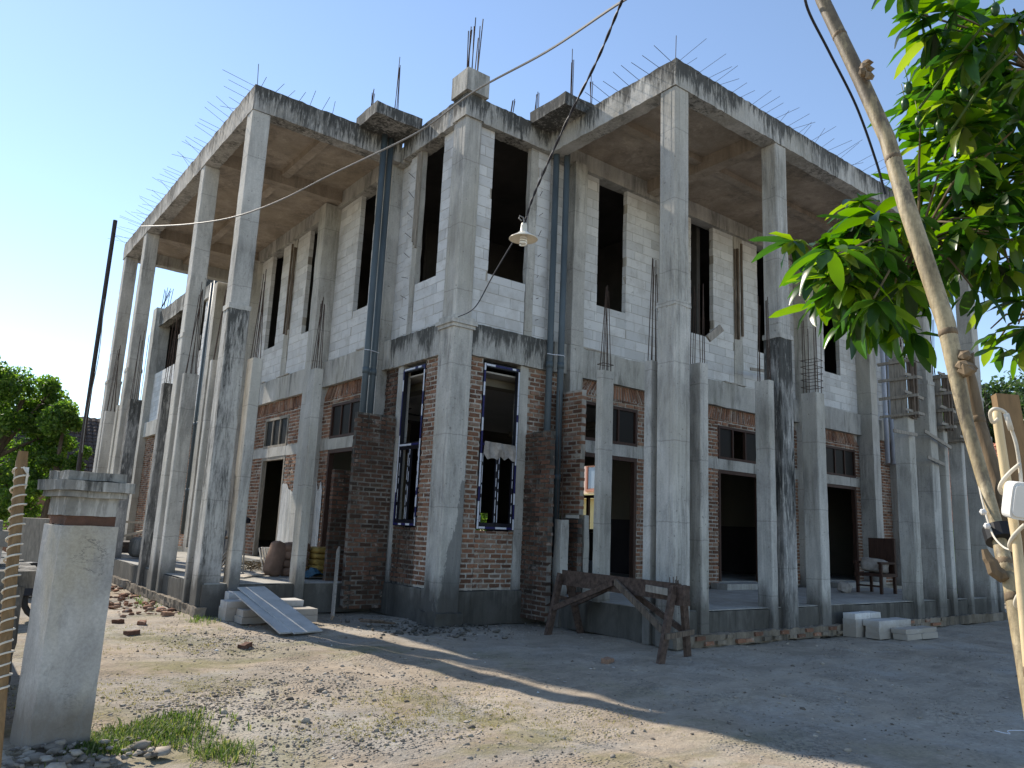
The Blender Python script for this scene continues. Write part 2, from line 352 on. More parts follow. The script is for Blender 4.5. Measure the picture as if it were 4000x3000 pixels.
    def lathe(s,prof,mat,c=(0,0,0),n=24):
        vs=[];fs=[]
        for r,z in prof:
            for k in range(n): a=2*math.pi*k/n; vs.append((c[0]+r*math.cos(a),c[1]+r*math.sin(a),c[2]+z))
        for i in range(len(prof)-1):
            for k in range(n): j=(k+1)%n; fs.append((i*n+k,i*n+j,(i+1)*n+j,(i+1)*n+k))
        return s.add(vs,fs,mat)
    def mesh(s,name,smooth=False):
        me=bpy.data.meshes.new(name); me.from_pydata(s.v,[],s.f)
        for m in s.mats: me.materials.append(m)
        me.polygons.foreach_set('material_index',s.mi)
        if smooth: me.polygons.foreach_set('use_smooth',[True]*len(s.f))
        me.update(); return me
    def build(s,name,parent=None,label=None,cat=None,group=None,kind=None,smooth=False,origin=None):
        me=s.mesh(name,smooth); o=bpy.data.objects.new(name,me)
        if origin is not None:
            me.transform(Matrix.Translation(-Vector(origin))); o.location=origin
        return link(o,parent,label,cat,group,kind)
def part(name,parent,me,mw,**k):
    o=bpy.data.objects.new(name,me); o.matrix_basis=mw; return link(o,parent,**k)

# ------------------------------------------------------------ the building
BLD=empty('unfinished_building',(0,0,0),'unfinished two storey concrete building with tall porch columns and white block upper walls','building')
def L(side,s,d,z): return (s,-d,z) if side=='R' else (-d,s,z)
def lbox(mb,side,s0,s1,d0,d1,z0,z1,mat,**k): mb.box(L(side,s0,d0,z0),L(side,s1,d1,z1),mat,**k); return mb
def lrough(mb,side,s0,s1,d0,d1,z0,z1,mat,**k): mb.rough(L(side,s0,d0,z0),L(side,s1,d1,z1),mat,**k); return mb
def P(name,**k): return lambda mb,**q: mb.build(name,BLD,**{**k,**q})
CYL=MB().tube([(0,0,0),(0,0,1)],1,'rebar',6).mesh('rebar_rod')
nreb=[0]; stuffbars=MB()
def rod(p,q,r=.006,parent=None):
    p=Vector(p);q=Vector(q);d=q-p; nreb[0]+=1
    if nreb[0]>290: stuffbars.tube([p,q],r,'rebar',5); return
    m=Matrix.Translation(p)@d.to_track_quat('Z','Y').to_matrix().to_4x4()@Matrix.Diagonal((r,r,d.length,1))
    part('rebar',parent or BLD,CYL,m)

# --- pieces: bricks and blocks are gathered, nearest 300 become objects, the rest one stuff part
BR=[]; BK=[]
def piece_mesh(nm,mat,jit):
    out=[]
    for i in range(6):
        mb=MB(); mb.rough((-.5,-.5,-.5),(.5,.5,.5),mat,step=.5 if nm=='brick' else 1,jit=jit); out.append(mb.mesh(nm))
    return out
def fill(side,s0,s1,d,z0,z1,kind,mat,seed=0,thick=.11):
    """courses of bricks / blocks over a wall rectangle, outer face at offset d"""
    if kind=='brick': bl,bh,gp,ch=.215,.056,.028,.083
    else: bl,bh,gp,ch=.60,.191,.008,.20
    k0=int(math.floor((z0-.02)/ch)); k=k0
    while k*ch<z1-.02:
        a=max(z0,k*ch+.014 if kind=='brick' else k*ch+.0045); b=min(z1,(k+1)*ch-(.0135 if kind=='brick' else .0045))
        if b-a>.02:
            off=((k%2)*.5+(.13*math.sin(k*7.1+seed) if kind=='block' else 0))*(bl+gp); n=int((s0-off)/(bl+gp))-1; x=n*(bl+gp)+off
            while x<s1:
                u=max(x,s0);v=min(x+bl,s1)
                if v-u>.035:
                    pr=U(-.006,.012) if kind=='brick' else U(-.002,.003)
                    j=U(-.004,.004) if kind=='brick' else 0
                    c=L(side,(u+v)/2,d-thick/2+pr,(a+b)/2+j)
                    if kind=='brick': a_,b_=a,b; sq=U(-.005,.006); u+=U(0,.008); v-=U(0,.008)
                    else: sq=0
                    sz=(v-u,thick,b-a+sq); sz=(sz[0],sz[1],sz[2]) if side=='R' else (sz[1],sz[0],sz[2])
                    (BR if kind=='brick' else BK).append((c,sz,mat))
                x+=bl+gp
        k+=1
def wall(side,s0,s1,z0,z1,kind,mat=None,d=-.1,seed=0,thick=.11,name=None):
    if kind=='brick': mat=mat or 'brick'; mo='mortard' if mat=='brickd' else 'mortar'; ins=.012
    else: mat='aac'; mo='mortar'; ins=.005
    fill(side,s0,s1,d,z0,z1,kind,mat,seed,thick)
    mb=MB(); e=.002
    if kind=='brick': lrough(mb,side,s0+e,s1-e,d-ins,d-thick+ins,z0+e,z1-e,mo,step=.06,jit=.0075)
    else: lbox(mb,side,s0+ins,s1-ins,d-ins,d-thick+ins,z0+e,z1-e,mo)
    return mb.build(name or ('brick_wall' if kind=='brick' else 'block_wall'),BLD)

# floor, ceilings, roof (inside dark)
MB().rough((-3.02,2.32,0),(0.,13.5,.5),'plinth',step=.4,jit=.01,edge=.012).build('plinth',BLD)
MB().rough((2.07,-3.12,0),(13.6,-.0,.5),'plinth',step=.4,jit=.01,edge=.012).build('plinth',BLD)
MB().box((-3.0,2.34,.5),(0,13.48,.512),'floor').build('porch_floor',BLD)
MB().box((2.09,-3.1,.5),(13.58,0,.512),'floor').build('porch_floor',BLD)
MB().rough((-3.13,2.25,0),(-2.95,13.6,.15),'footing',step=.09,jit=.014).build('footing',BLD)
MB().rough((2.0,-3.25,0),(13.7,-3.1,.18),'footing',step=.09,jit=.014).build('footing',BLD,label='rough brick footing at the foot of the right hand porch')
MB().rough((.03,.03,0),(2.3,.6,.55),'plinth',step=.25,jit=.012).build('plinth',BLD)
MB().rough((.03,.602,0),(.6,2.5,.548),'plinth',step=.25,jit=.012).build('plinth',BLD)
mb=MB(); mb.box((.22,.22,.3),(12,23,.65),'floor'); mb.box((12,.22,.3),(16.2,6,.65),'floor'); mb.build('ground_floor_slab',BLD)
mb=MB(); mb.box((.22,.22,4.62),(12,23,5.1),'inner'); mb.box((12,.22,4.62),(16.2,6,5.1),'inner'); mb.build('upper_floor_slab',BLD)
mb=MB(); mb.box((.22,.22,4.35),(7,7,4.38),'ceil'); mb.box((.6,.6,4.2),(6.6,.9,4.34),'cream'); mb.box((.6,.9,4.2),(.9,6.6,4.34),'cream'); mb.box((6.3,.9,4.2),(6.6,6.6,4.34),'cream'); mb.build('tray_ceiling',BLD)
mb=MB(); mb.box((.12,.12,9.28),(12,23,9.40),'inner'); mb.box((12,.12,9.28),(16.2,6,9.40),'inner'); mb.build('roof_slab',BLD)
for z0,z1 in ((.65,4.62),(5.1,9.28)):
    mb=MB(); g0=z0<1
    if g0:
        # wall at x = 12 with window openings looking through to the yard behind
        for y0,y1,a,b in ((.3,7.4,z0,z1),(7.4,9.9,z0,1.62),(7.4,9.9,3.95,z1),(9.9,15.3,z0,z1),(15.3,16.6,z0,1.0),(15.3,16.6,2.2,z1),(16.6,23,z0,z1)):
            mb.box((12,y0,a),(12.14,y1,b),'cream')
        mb.box((11.97,.3,z0),(11.998,7.4,1.95),'dado'); mb.box((11.97,7.4,z0),(11.998,9.9,1.6),'dado'); mb.box((11.97,9.9,z0),(11.998,15.3,1.95),'dado')
        mb.build('interior_wall',BLD)
        mb=MB(); mb.box((.3,23,z0),(12,23.15,z1),'cream'); mb.build('interior_wall',BLD)
        mb=MB(); mb.box((16.2,.2,z0),(16.34,6,z1),'cream'); mb.box((12.14,6,z0),(16.199,6.14,z1),'cream'); mb.build('interior_wall',BLD)
        mb=MB()
        for y in (7.42,8.02,8.6,9.25,9.84): mb.box((11.99,y,1.62),(12.1,y+.09,2.88),'wooddark')
        for z in (1.62,2.80): mb.box((11.98,7.4,z),(12.11,9.9,z+.1),'wooddark')
        for y in (7.42,8.6,9.84): mb.box((11.99,y,2.9),(12.1,y+.07,3.95),'wooddark')
        mb.build('rear_window_frame',BLD)
        mb=MB(); mb.box((7.0,.3,z0),(7.12,3.3,z1),'cream'); mb.box((6.97,.3,z0),(6.998,3.3,1.95),'dado'); mb.build('interior_wall',BLD); mb=MB()
        mb.box((.3,7.0,z0),(3.2,7.12,z1),'cream'); mb.build('interior_wall',BLD)
        mb=MB(); mb.box((8.8,5.0,z0),(11.95,5.12,z1),'cream'); mb.box((8.8,4.97,z0),(11.95,4.998,1.95),'dado'); mb.build('interior_wall',BLD)
        mb=MB(); mb.box((4.5,9.3,z0),(4.62,14.5,z1),'cream'); mb.box((4.47,9.3,z0),(4.498,14.5,1.95),'dado'); mb.build('interior_wall',BLD)
    else:
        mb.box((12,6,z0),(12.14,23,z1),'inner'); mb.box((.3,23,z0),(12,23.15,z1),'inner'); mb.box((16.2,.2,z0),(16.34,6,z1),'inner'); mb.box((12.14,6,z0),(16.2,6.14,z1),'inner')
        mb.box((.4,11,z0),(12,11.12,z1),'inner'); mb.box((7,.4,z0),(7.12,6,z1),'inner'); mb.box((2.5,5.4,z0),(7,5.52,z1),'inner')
        mb.build('interior_wall',BLD)
# ceiling fan in the corner room
fan=MB(); fc=onz(1563,1600,3.75); fc=CAM+(ray(1563,1610).normalized())*17.5
fan.tube([fc+Vector((0,0,.9)),fc],.02,'black',6); fan.lathe([(0,.08),(.1,.06),(.12,0),(.06,-.08),(0,-.09)],'black',fc,12); fan.lathe([(0,.95),(.06,.93),(.07,.85),(0,.84)],'black',fc,10)
for a in (.3,2.4,4.5):
    fan.beam(fc+Vector((math.cos(a)*.1,math.sin(a)*.1,0)),fc+Vector((math.cos(a)*.65,math.sin(a)*.65,.01)),.12,.012,'black')
fan.build('ceiling_fan',None,'dark three bladed ceiling fan hanging in the corner room behind the left tall window','ceiling fan')
o=MB().rough(L('L',1.04,-.6,1.5),L('L',1.14,-.66,2.5),'red',step=.2,jit=.012).build('red_curtain',None,'strip of red cloth hanging inside the left tall corner window','cloth')

# --- facades
UW={'L':[(.88,1.64),(3.62,4.34),(6.46,7.2),(9.0,9.82),(11.98,12.78)],'R':[(.72,1.6),(3.46,4.3),(6.42,7.23),(8.98,9.8),(11.98,12.78)]}
WC={'L':[(5.4,5.75),(10.65,11.0),(13.62,13.98)],'R':[(5.35,5.7),(10.55,10.95),(13.62,13.98)]}
SM=(8.0,8.35)
for side in 'LR':
    wn=UW[side]; wc=WC[side]
    inner=(2.55,2.9) if side=='L' else (2.62,2.95)   # corner column beside the pipes
    stops=[('w',a,b) for a,b in wn]+[('c',a,b) for a,b in wc]+[('c',*inner),('m',*SM)]
    stops.append(('m',1.64,1.84) if side=='L' else ('m',1.6,1.8))
    stops.append(('x',2.12,inner[0]))
    stops.sort(key=lambda q:q[1]); cur=.38
    for k,a,b in stops:
        if a>cur+.03: wall(side,cur,a,5.152,8.948,'block',seed=len(BK))
        if k=='w':
            wall(side,a,b,5.152,6.15,'block',seed=3)
        elif k=='x': wall(side,a,b,5.152,8.948,'block',seed=1,d=-.16)
        elif k=='m':
            m=MB(); lrough(m,side,a+.01,b-.01,-.085,-.2,5.15,8.95,'column',step=.25,jit=.01); m.build('narrow_column',BLD)
            if a>7:
                for sx in (a+.03,a+.12,b-.06):
                    m=MB(); lrough(m,side,sx-.02,sx+.035,-.05+U(-.01,.02),-.083,6.35+U(-.1,.1),8.9-U(0,.4),'woodold',step=.6,jit=.004); m.build('formwork_board',BLD)
            elif side=='L':
                for i in range(3):
                    m=MB(); lrough(m,side,a+.0+i*.055,a+.045+i*.055,-.045,-.083,7.0+U(-.1,.2),8.93,'woodgrey',step=.6,jit=.004); m.build('formwork_board',BLD)
            if a<3:
                for i in range(8): z=5.5+i*.42; rod(L(side,b+.06,-.08,z),L(side,b+.06-U(.05,.12),.1,z+U(-.05,.05)),.005)
        elif k=='c':
            c0=.3 if a>3 else .1
            m=MB(); lrough(m,side,a,b,c0,-.22,.5,5.145,'column',step=.45,jit=.004); lrough(m,side,a+.004,b-.004,c0-.004,-.22,5.15,8.95,'column',step=.45,jit=.006)
            m.build('wall_column',BLD)
        cur=b
    if cur<14.4: wall(side,cur,16.2,5.152,8.948,'block')
    # floor beam, roof beam along wall
    m=MB(); lrough(m,side,.36,2.3,-.03,-.3,4.57,5.15,'weatherf',step=.07,jit=.003,edge=.007); m.build('floor_beam',BLD,label='corner floor beam streaked black with mould')
    m=MB(); lrough(m,side,2.3,14.4,0.,-.3,4.57,5.15,'beam',step=.4,jit=.006,edge=.006); m.build('floor_beam',BLD)
    m=MB(); lrough(m,side,14.4,16.3,-.05,-.3,4.57,5.15,'beam',step=.4,jit=.006); m.build('floor_beam',BLD)
    m=MB(); lrough(m,side,.3,2.28,0.02,-.3,8.95,9.42,'weather',step=.07,jit=.003,edge=.007); m.build('roof_beam',BLD)
    m=MB(); lrough(m,side,2.28,14.2,0.,-.3,8.90,9.27,'beam',step=.4,jit=.006); m.build('roof_beam',BLD)
    m=MB(); lrough(m,side,14.2,16.3,0.,-.3,8.95,9.42,'weather',step=.4,jit=.006); m.build('roof_beam',BLD)
    for s_ in (2.34,6.9,8.6): # short ledge of spilled mortar on the beam
        m=MB(); lrough(m,side,s_+.6,s_+1.4,.02,-.09,5.15,5.18,'mortar',step=.1,jit=.008); m.build('mortar_ledge',BLD)

# ground floor walls
D={'L':[(3.5,4.94),(7.44,9.02),(11.75,13.3)],'R':[(3.12,4.7),(7.37,8.95),(11.8,13.36)]}
BW={'L':(1.01,1.81),'R':(.74,1.56)}
for side in 'LR':
    b0,b1=BW[side]; dm='brick'
    wall(side,.40,b0,.55,4.57,'brick')
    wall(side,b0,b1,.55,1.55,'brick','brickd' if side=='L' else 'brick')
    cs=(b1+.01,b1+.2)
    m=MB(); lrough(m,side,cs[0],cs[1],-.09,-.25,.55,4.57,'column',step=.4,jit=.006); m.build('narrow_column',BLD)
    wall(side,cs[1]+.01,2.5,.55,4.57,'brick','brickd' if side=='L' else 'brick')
    # tall corner window: black frame under blue and white protective film
    fr=MB(); e=.05
    for a,b,c,d in ((b0,b0+e,1.57,4.5),(b1-e,b1,1.57,4.5),(b0+e,b1-e,1.57,1.64),(b0+e,b1-e,4.43,4.5),(b0+e,b1-e,3.0,3.08)): lbox(fr,side,a+.002,b-.002,-.085,-.17,c,d,'black')
    mid=(b0+b1)/2
    fo=fr.build('window_frame',BLD,label='black window frame wrapped in blue and white film')
    sh=MB()
    for a,b in ((b0+e,mid),(mid,b1-e)):
        for x in (a+.005,b-.045): lbox(sh,side,x,x+.04,-.10,-.14,1.64,3.0,'black')
        for z in (1.64,2.955): lbox(sh,side,a+.045,b-.045,-.10,-.14,z,z+.045,'black')
    sh.build('window_sash',fo)
    gl=MB(); lbox(gl,side,b0+e+.04,mid-.045,-.118,-.124,1.68,2.95,'darkglass' if 'darkglass' in M_ else 'glass')
    tp=MB(); random.seed(3 if side=='L' else 4)
    for x in (b0+.008,b1-.042):
        z=1.58
        while z<4.4:
            h=U(.12,.26); lbox(tp,side,x,x+.034,-.08,-.084,z,min(4.49,z+h),'tapewhite' if R()<.55 else 'tapeblue'); z+=h+.004
    for zz in (1.585,4.45,3.02):
        x=b0+.05
        while x<b1-.08:
            h=U(.08,.16); lbox(tp,side,x,min(b1-.05,x+h),-.08,-.084,zz,zz+.034,'tapewhite' if R()<.55 else 'tapeblue'); x+=h+.004
    for x in (b0+e+.02,mid-.03,mid+.02,b1-e-.03):
        z=1.7
        while z<2.9: h=U(.1,.3); lbox(tp,side,x,x+.012,-.094,-.098,z,min(2.95,z+h),'tapewhite'); z+=h+U(.03,.12)
    tp.build('protective_film',fo); random.seed(11)
    if side=='R':
        cl=MB(); n=9; vs=[];fs=[]
        for i in range(n+1):
            s_=b0+.06+(b1-b0-.12)*i/n; hh=.10+.10*abs(math.sin(i*1.3))+.05*R()
            vs+=[L(side,s_,-.03+.02*math.sin(i*2),3.09-.02*i/n),L(side,s_,-.045+.03*math.sin(i*1.7),3.05-hh*.5),L(side,s_,-.06+.02*math.sin(i),3.0-hh)]
        for i in range(n):
            for j in range(2): fs.append((i*3+j,i*3+3+j,i*3+4+j,i*3+1+j))
        cl.add(vs,fs,'cloth'); cl.build('torn_film',fo,label='torn grey plastic sheet hanging from the middle rail')
    # lintel band + walls beside doors
    ds=D[side]; xs=[2.95 if side=='R' else 2.9]; wc=[(2.62,2.95)]+WC[side]
    segs=[]; cur=2.95
    for a,b in ds: segs.append((cur,a)); cur=b
    segs.append((cur,13.6))
    for a,b in segs:
        pts=[(a,b)]
        for ca,cb in WC[side]:
            n=[]
            for p,q in pts:
                if ca<q and cb>p:
                    if ca-p>.04: n.append((p,ca))
                    if q-cb>.04: n.append((cb,q))
                else: n.append((p,q))
            pts=n
        for p,q in pts:
            wall(side,p,q,.55,3.13,'brick'); wall(side,p,q,3.37,4.28,'brick')
            m=MB(); lrough(m,side,p,q,-.085,-.22,3.132,3.368,'beam',step=.3,jit=.005); m.build('lintel',BLD)
    for a,b in ds:
        m=MB(); lrough(m,side,a+.002,b-.002,-.08,-.22,3.132,3.368,'beam',step=.3,jit=.005); m.build('lintel',BLD)
        wall(side,a,b,4.14,4.28,'brick')
        dm='wooddark' if not(side=='L' and a>7) else 'woodgrey'
        t=.075; m=MB()
        lbox(m,side,a,a+t,-.09,-.2,.66,3.13,dm); lbox(m,side,b-t,b,-.09,-.2,.66,3.13,dm); lbox(m,side,a+t,b-t,-.09,-.2,3.05,3.129,dm); df=m.build('door_frame',BLD)
        m=MB(); z0,z1=3.37,4.14
        lbox(m,side,a,a+.06,-.085,-.18,z0,z1,dm); lbox(m,side,b-.06,b,-.085,-.18,z0,z1,dm); lbox(m,side,a+.06,b-.06,-.085,-.18,z0,z0+.06,dm); lbox(m,side,a+.06,b-.06,-.085,-.18,z1-.06,z1,dm)
        w3=(b-a-.12)/3
        for i in (1,2): lbox(m,side,a+.06+w3*i-.02,a+.06+w3*i+.02,-.09,-.16,z0+.06,z1-.06,dm)
        tf=m.build('transom_window',BLD)
        for i in range(3):
            m=MB(); lbox(m,side,a+.08+w3*i+.006,a+.06+w3*(i+1)-.03,-.12,-.126,z0+.062,z1-.062,'glass'); 
            if R()<.7 : m.build('pane',tf)
    # raking soldier course under the beam
    for a,b in ((2.97,WC[side][0][0]),(WC[side][0][1],WC[side][1][0]),(WC[side][1][1],13.55)):
        m=MB(); lbox(m,side,a,b,-.115,-.2,4.282,4.568,'mortar'); m.build('mortar_bed',BLD)
        x=a+.06; mid=(a+b)/2
        so_=MB()
        while x<b-.06:
            tl=.13*(mid-x)/(mid-a)
            p=Vector(L(side,x-tl,-.145,4.29)); q=Vector(L(side,x+tl,-.145,4.56)); so_.beam(p,q,.05,.085+U(-.01,.012),'brick',up=L(side,0,1,0),jit=.004); x+=.078
        so_.build('soldier_course',BLD,kind='stuff')
# white plaster patches beside the left doors
for a,b in ((6.0,7.4),(5.05,5.38)):
    n=26; vs=[];fs=[]; zt=[2.35+.10*math.sin(i*.35+a)+.02*math.sin(i*1.3) for i in range(n+1)]
    for i in range(n+1):
        for j in range(9): vs.append(L('L',a+(b-a)*i/n,-.078+U(-.004,.004),.66+(zt[i]-.66)*j/8))
    for i in range(n):
        for j in range(8): k=i*9+j; fs.append((k,k+9,k+10,k+1))
    m=MB(); m.add(vs,fs,'plaster'); m.build('plaster_patch',BLD)

# brick fins that box in the pipes
def fin(x0,x1,y0,y1,z0,z1,face,mat='brickd'):
    # face 'Y' : shows -Y side, 'X' : shows -X side
    if face=='Y':
        fill('R',x0,x1,-y0,z0,z1,'brick',mat,thick=y1-y0); MB().rough((x0+.008,y0+.010,z0),(x1-.008,y1-.010,z1-.004),'mortard' if mat=='brickd' else 'mortar',step=.12,jit=.006).build('brick_fin',BLD)
    else:
        fill('L',y0,y1,-x0,z0,z1,'brick',mat,thick=x1-x0); MB().rough((x0+.010,y0+.008,z0),(x1-.010,y1-.008,z1-.004),'mortard' if mat=='brickd' else 'mortar',step=.12,jit=.006).build('brick_fin',BLD)
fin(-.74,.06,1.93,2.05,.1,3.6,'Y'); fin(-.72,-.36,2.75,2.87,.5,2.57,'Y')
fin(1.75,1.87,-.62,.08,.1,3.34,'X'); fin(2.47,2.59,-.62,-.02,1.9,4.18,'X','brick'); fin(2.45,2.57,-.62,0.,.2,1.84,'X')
MB().rough((2.02,-.66,0),(2.2,-.48,1.8),'column',step=.25,jit=.012).build('short_post',BLD)
MB().rough((2.62,-.60,.5),(2.74,-.48,1.9),'column',step=.3,jit=.008).build('short_post',BLD)
rod((2.05,-.52,1.7),(2.02,-.5,4.1)); rod((2.14,-.56,1.7),(2.12,-.5,3.6)); rod((2.1,-.6,1.7),(2.2,-.4,3.3))
# small square slabs over the pipes at the roof
for a,b in (((1.47,-1.03,9.35),(2.35,.0,9.6)),((-1.02,1.62,9.35),(.0,2.5,9.6))):
    MB().rough(a,b,'fascia',step=.2,jit=.006,edge=.01).build('pipe_capping_slab',BLD)
# pipes
def pipe(x,y,z0,z1,mat='pvc',r=.062):
    o=MB(); o.tube([(x,y,z0),(x,y,z0+(z1-z0)*.5),(x,y,z1)],r,mat,16,True)
    for zc in (z0+1.3,z0+3.4): o.tube([(x,y,zc),(x,y,zc+.12)],r*1.12,mat,16)
    p=o.build('pipe',BLD,smooth=False)
    for f in p.data.polygons: f.use_smooth=len(f.vertices)==4
    return p
for x,y in ((-.46,2.3),(-.28,2.36)): pipe(x,y,1.0,9.36)
for x,y in ((2.14,-.05),(2.34,-.14)): pipe(x,y,1.2,9.36)
for x,y in ((14.8,-.1),(15.15,-.1)): pipe(x,y,3.9,9.2,'pvcw')
for x,y in ((-.15,14.4),(-.15,14.75)): pipe(x,y,1,9.2,'pvc')
for x in (2.24,): 
    for z in (4.85,): MB().tube([(2.02,-.12,z),(2.14,-.125,z),(2.34,-.215,z),(2.44,-.14,z)],.008,'tapewhite',5).build('pipe_tie',BLD)
MB().tube([(-.55,2.26,4.85),(-.46,2.225,4.85),(-.28,2.285,4.85),(-.2,2.32,4.85)],.008,'tapewhite',5).build('pipe_tie',BLD)
wall('R',14.0,16.2,.55,3.9,'brick'); wall('R',14.0,16.2,3.9,4.57,'brick'); MB().rough((15.3,-.35,.5),(15.6,.1,9),'column',step=.5).build('wall_column',BLD)
# left wing beyond the porch
wall('L',14.0,22.6,.55,4.57,'brick','brick')
MB().rough((-.05,14.4,4.57),(.3,22.6,5.15),'beam',step=.4,jit=.006).build('floor_beam',BLD)
wall('L',16.3,22.6,5.152,7.2,'block'); MB().rough((-.0,16.3,9.2),(.3,22.6,9.85),'weather',step=.3,jit=.006,edge=.01).build('roof_beam',BLD)
MB().rough((-.15,22.6,0),(.45,23.2,10.0),'column',step=.5,jit=.008).build('wall_column',BLD)
for i in range(8): rod((U(-.05,.35),U(22.7,23.1),9.9),(U(-.05,.35)+.1,U(22.7,23.1),10.9+U(-.2,.2)),.012)

# corner column, fluted, with a moulded cap at mid height
def fluted(x0,x1,y0,y1,z0,z1,mat='column',step=.4,fl=.006,name='column',**k):
    w=x1-x0;d=y1-y0;c=.02
    def run(a,b,n):   # flute positions along one side, fraction
        return [(.22,0),(.235,1),(.275,1),(.29,0),(.71,0),(.725,1),(.765,1),(.78,0)]
    poly=[]
    for t,g_ in [(c/w,0)]+run(0,0,0)+[(1-c/w,0)]: poly.append((x0+t*w,y0+g_*fl))
    for t,g_ in [(c/d,0)]+run(0,0,0)+[(1-c/d,0)]: poly.append((x1-g_*fl,y0+t*d))
    for t,g_ in [(c/w,0),(1-c/w,0)]: poly.append((x1-t*w,y1))
    for t,g_ in [(1-c/d,0)]+run(0,0,0)[::-1]+[(c/d,0)]: poly.append((x0+g_*fl,y0+t*d))
    n=max(2,int((z1-z0)/step)); zs=[z0+(z1-z0)*i/n for i in range(n+1)]
    return MB().prism(poly,zs,mat,.0015).build(name,BLD,**k)
def plaincol(x0,x1,y0,y1,z0,z1,mat='column',name='column',jit=.0025,**k):
    c=.014; poly=[(x0+c,y0),(x1-c,y0),(x1,y0+c),(x1,y1-c),(x1-c,y1),(x0+c,y1),(x0,y1-c),(x0,y0+c)]
    n=max(2,int((z1-z0)/.16)); zs=[z0+(z1-z0)*i/n for i in range(n+1)]
    return MB().prism(poly,zs,mat,jit).build(name,BLD,**k)
fluted(-.02,.40,-.02,.44,0,5.0,'cornercol',label='tall fluted concrete corner column with a damp patch at its foot')
fluted(0.,.36,.0,.42,5.2,8.97,label='upper shaft of the corner column')
for z0,z1,e in ((5.0,5.06,.03),(5.06,5.13,.06),(5.13,5.2,.02)): plaincol(-.02-e,.40+e,-.02-e,.44+e,z0,z1,'column','column_moulding',.004)
plaincol(-.04,.38,-.04,.42,8.97,9.42,'weather','column_head'); plaincol(-.1,.40,-.12,.42,9.42,9.86,'beam','column_stub')
MB().rough((-.07,-.09,0),(.44,.48,.22),'plinth',step=.12,jit=.02).build('column_foot',BLD)
for i in range(9): a=(.0+.3*R(),.0+.3*R()); rod((a[0],a[1],9.8),(a[0]+U(-.03,.05),a[1]+U(-.04,.04),11.05+U(-.25,.1)),.010)
# porch columns
def tall(x0,x1,y0,y1,mat='column',lowmat=None,fl=False):
    f=fluted if fl else plaincol
    f(x0,x1,y0,y1,.0,5.22,lowmat or mat); e=.015
    f(x0+e,x1-e,y0+e,y1-e,5.22,8.92,mat,name='column')
    MB().rough((x0-.01,y0-.01,5.16),(x1+.01,y1+.01,5.25),mat,step=.1,jit=.008).build('column_joint',BLD)
tall(2.0,2.37,-3.2,-2.83,fl=True); tall(4.82,5.2,-3.2,-2.85,'column','darkcol',fl=True); tall(10.46,10.8,-3.2,-2.85); tall(13.05,13.42,-3.2,-2.83)
tall(-3.1,-2.74,2.37,2.72,'column','midcol'); tall(-3.1,-2.75,5.32,5.66); tall(-3.1,-2.75,10.5,10.88); tall(-3.1,-2.74,13.05,13.42)
def cage(x0,x1,y0,y1,z,h,n=6,conv=0.,stir=0):
    cx,cy=(x0+x1)/2,(y0+y1)/2
    pts=[(x0+.04,y0+.04),(x1-.04,y0+.04),(x0+.04,y1-.04),(x1-.04,y1-.04),(cx,y0+.04),(cx,y1-.04),(x0+.04,cy),(x1-.04,cy)][:n]
    for x,y in pts:
        hh=h*U(.85,1.05); rod((x,y,z-.05),(x+(cx-x)*conv+U(-.03,.03),y+(cy-y)*conv+U(-.03,.03),z+hh),.007)
    for i in range(stir):
        zz=z+.12+i*.13; q=[(x0+.01,y0+.01),(x1-.01,y0+.01),(x1-.01,y1-.01),(x0+.01,y1-.01)]
        m=MB(); m.tube([(*a,zz+U(-.01,.01)) for a in q+[q[0]]],.006,'rebar',5); m.build('stirrup',BLD)
def stub(x0,x1,y0,y1,mat='column',h=1.3,conv=0.,stir=0,z1=4.33,z0=0.,n=6):
    plaincol(x0,x1,y0,y1,z0,z1,mat,'stub_column')
    if h: cage(x0,x1,y0,y1,z1,h,n,conv,stir)
stub(2.0,2.28,-1.62,-1.47,h=1.5,conv=.9,stir=1,z0=.5); stub(2.0,2.28,-2.72,-2.57,h=1.7,conv=.8,z0=0.)
stub(2.62,2.81,-3.2,-2.92,'column',h=1.35,conv=.1); stub(4.45,4.61,-3.2,-2.91,h=1.5,conv=.3); stub(5.94,6.22,-3.2,-2.88,'column',h=1.4,stir=5,n=8)
stub(9.47,9.74,-3.2,-2.88,z1=4.33,h=0); stub(11.12,11.3,-3.2,-2.9,h=0); stub(12.0,12.15,-3.2,-2.9,h=0); stub(13.6,13.78,-3.2,-2.92,h=1.3)
stub(-3.1,-2.83,3.04,3.17,h=1.4,conv=.9); stub(-3.1,-2.83,4.8,4.97,h=1.9,conv=.9); stub(-3.1,-2.84,6.36,6.58,'darkcol',h=1.5,conv=.5)
stub(-3.1,-2.83,9.6,9.9,'darkcol',h=1.7,conv=.2); stub(-3.1,-2.9,11.1,11.3,h=0); stub(-3.1,-2.83,12.7,12.86,h=1.9,conv=.9)
stub(-2.64,-2.46,2.24,2.55,h=1.6,conv=.9,z0=0.); stub(-1.5,-1.33,2.24,2.55,h=1.4,conv=.7,z0=0.)
MB().beam((2.72,-3.27,4.72),(2.95,-3.35,4.93),.05,.12,'woodgrey').build('formwork_board',BLD)
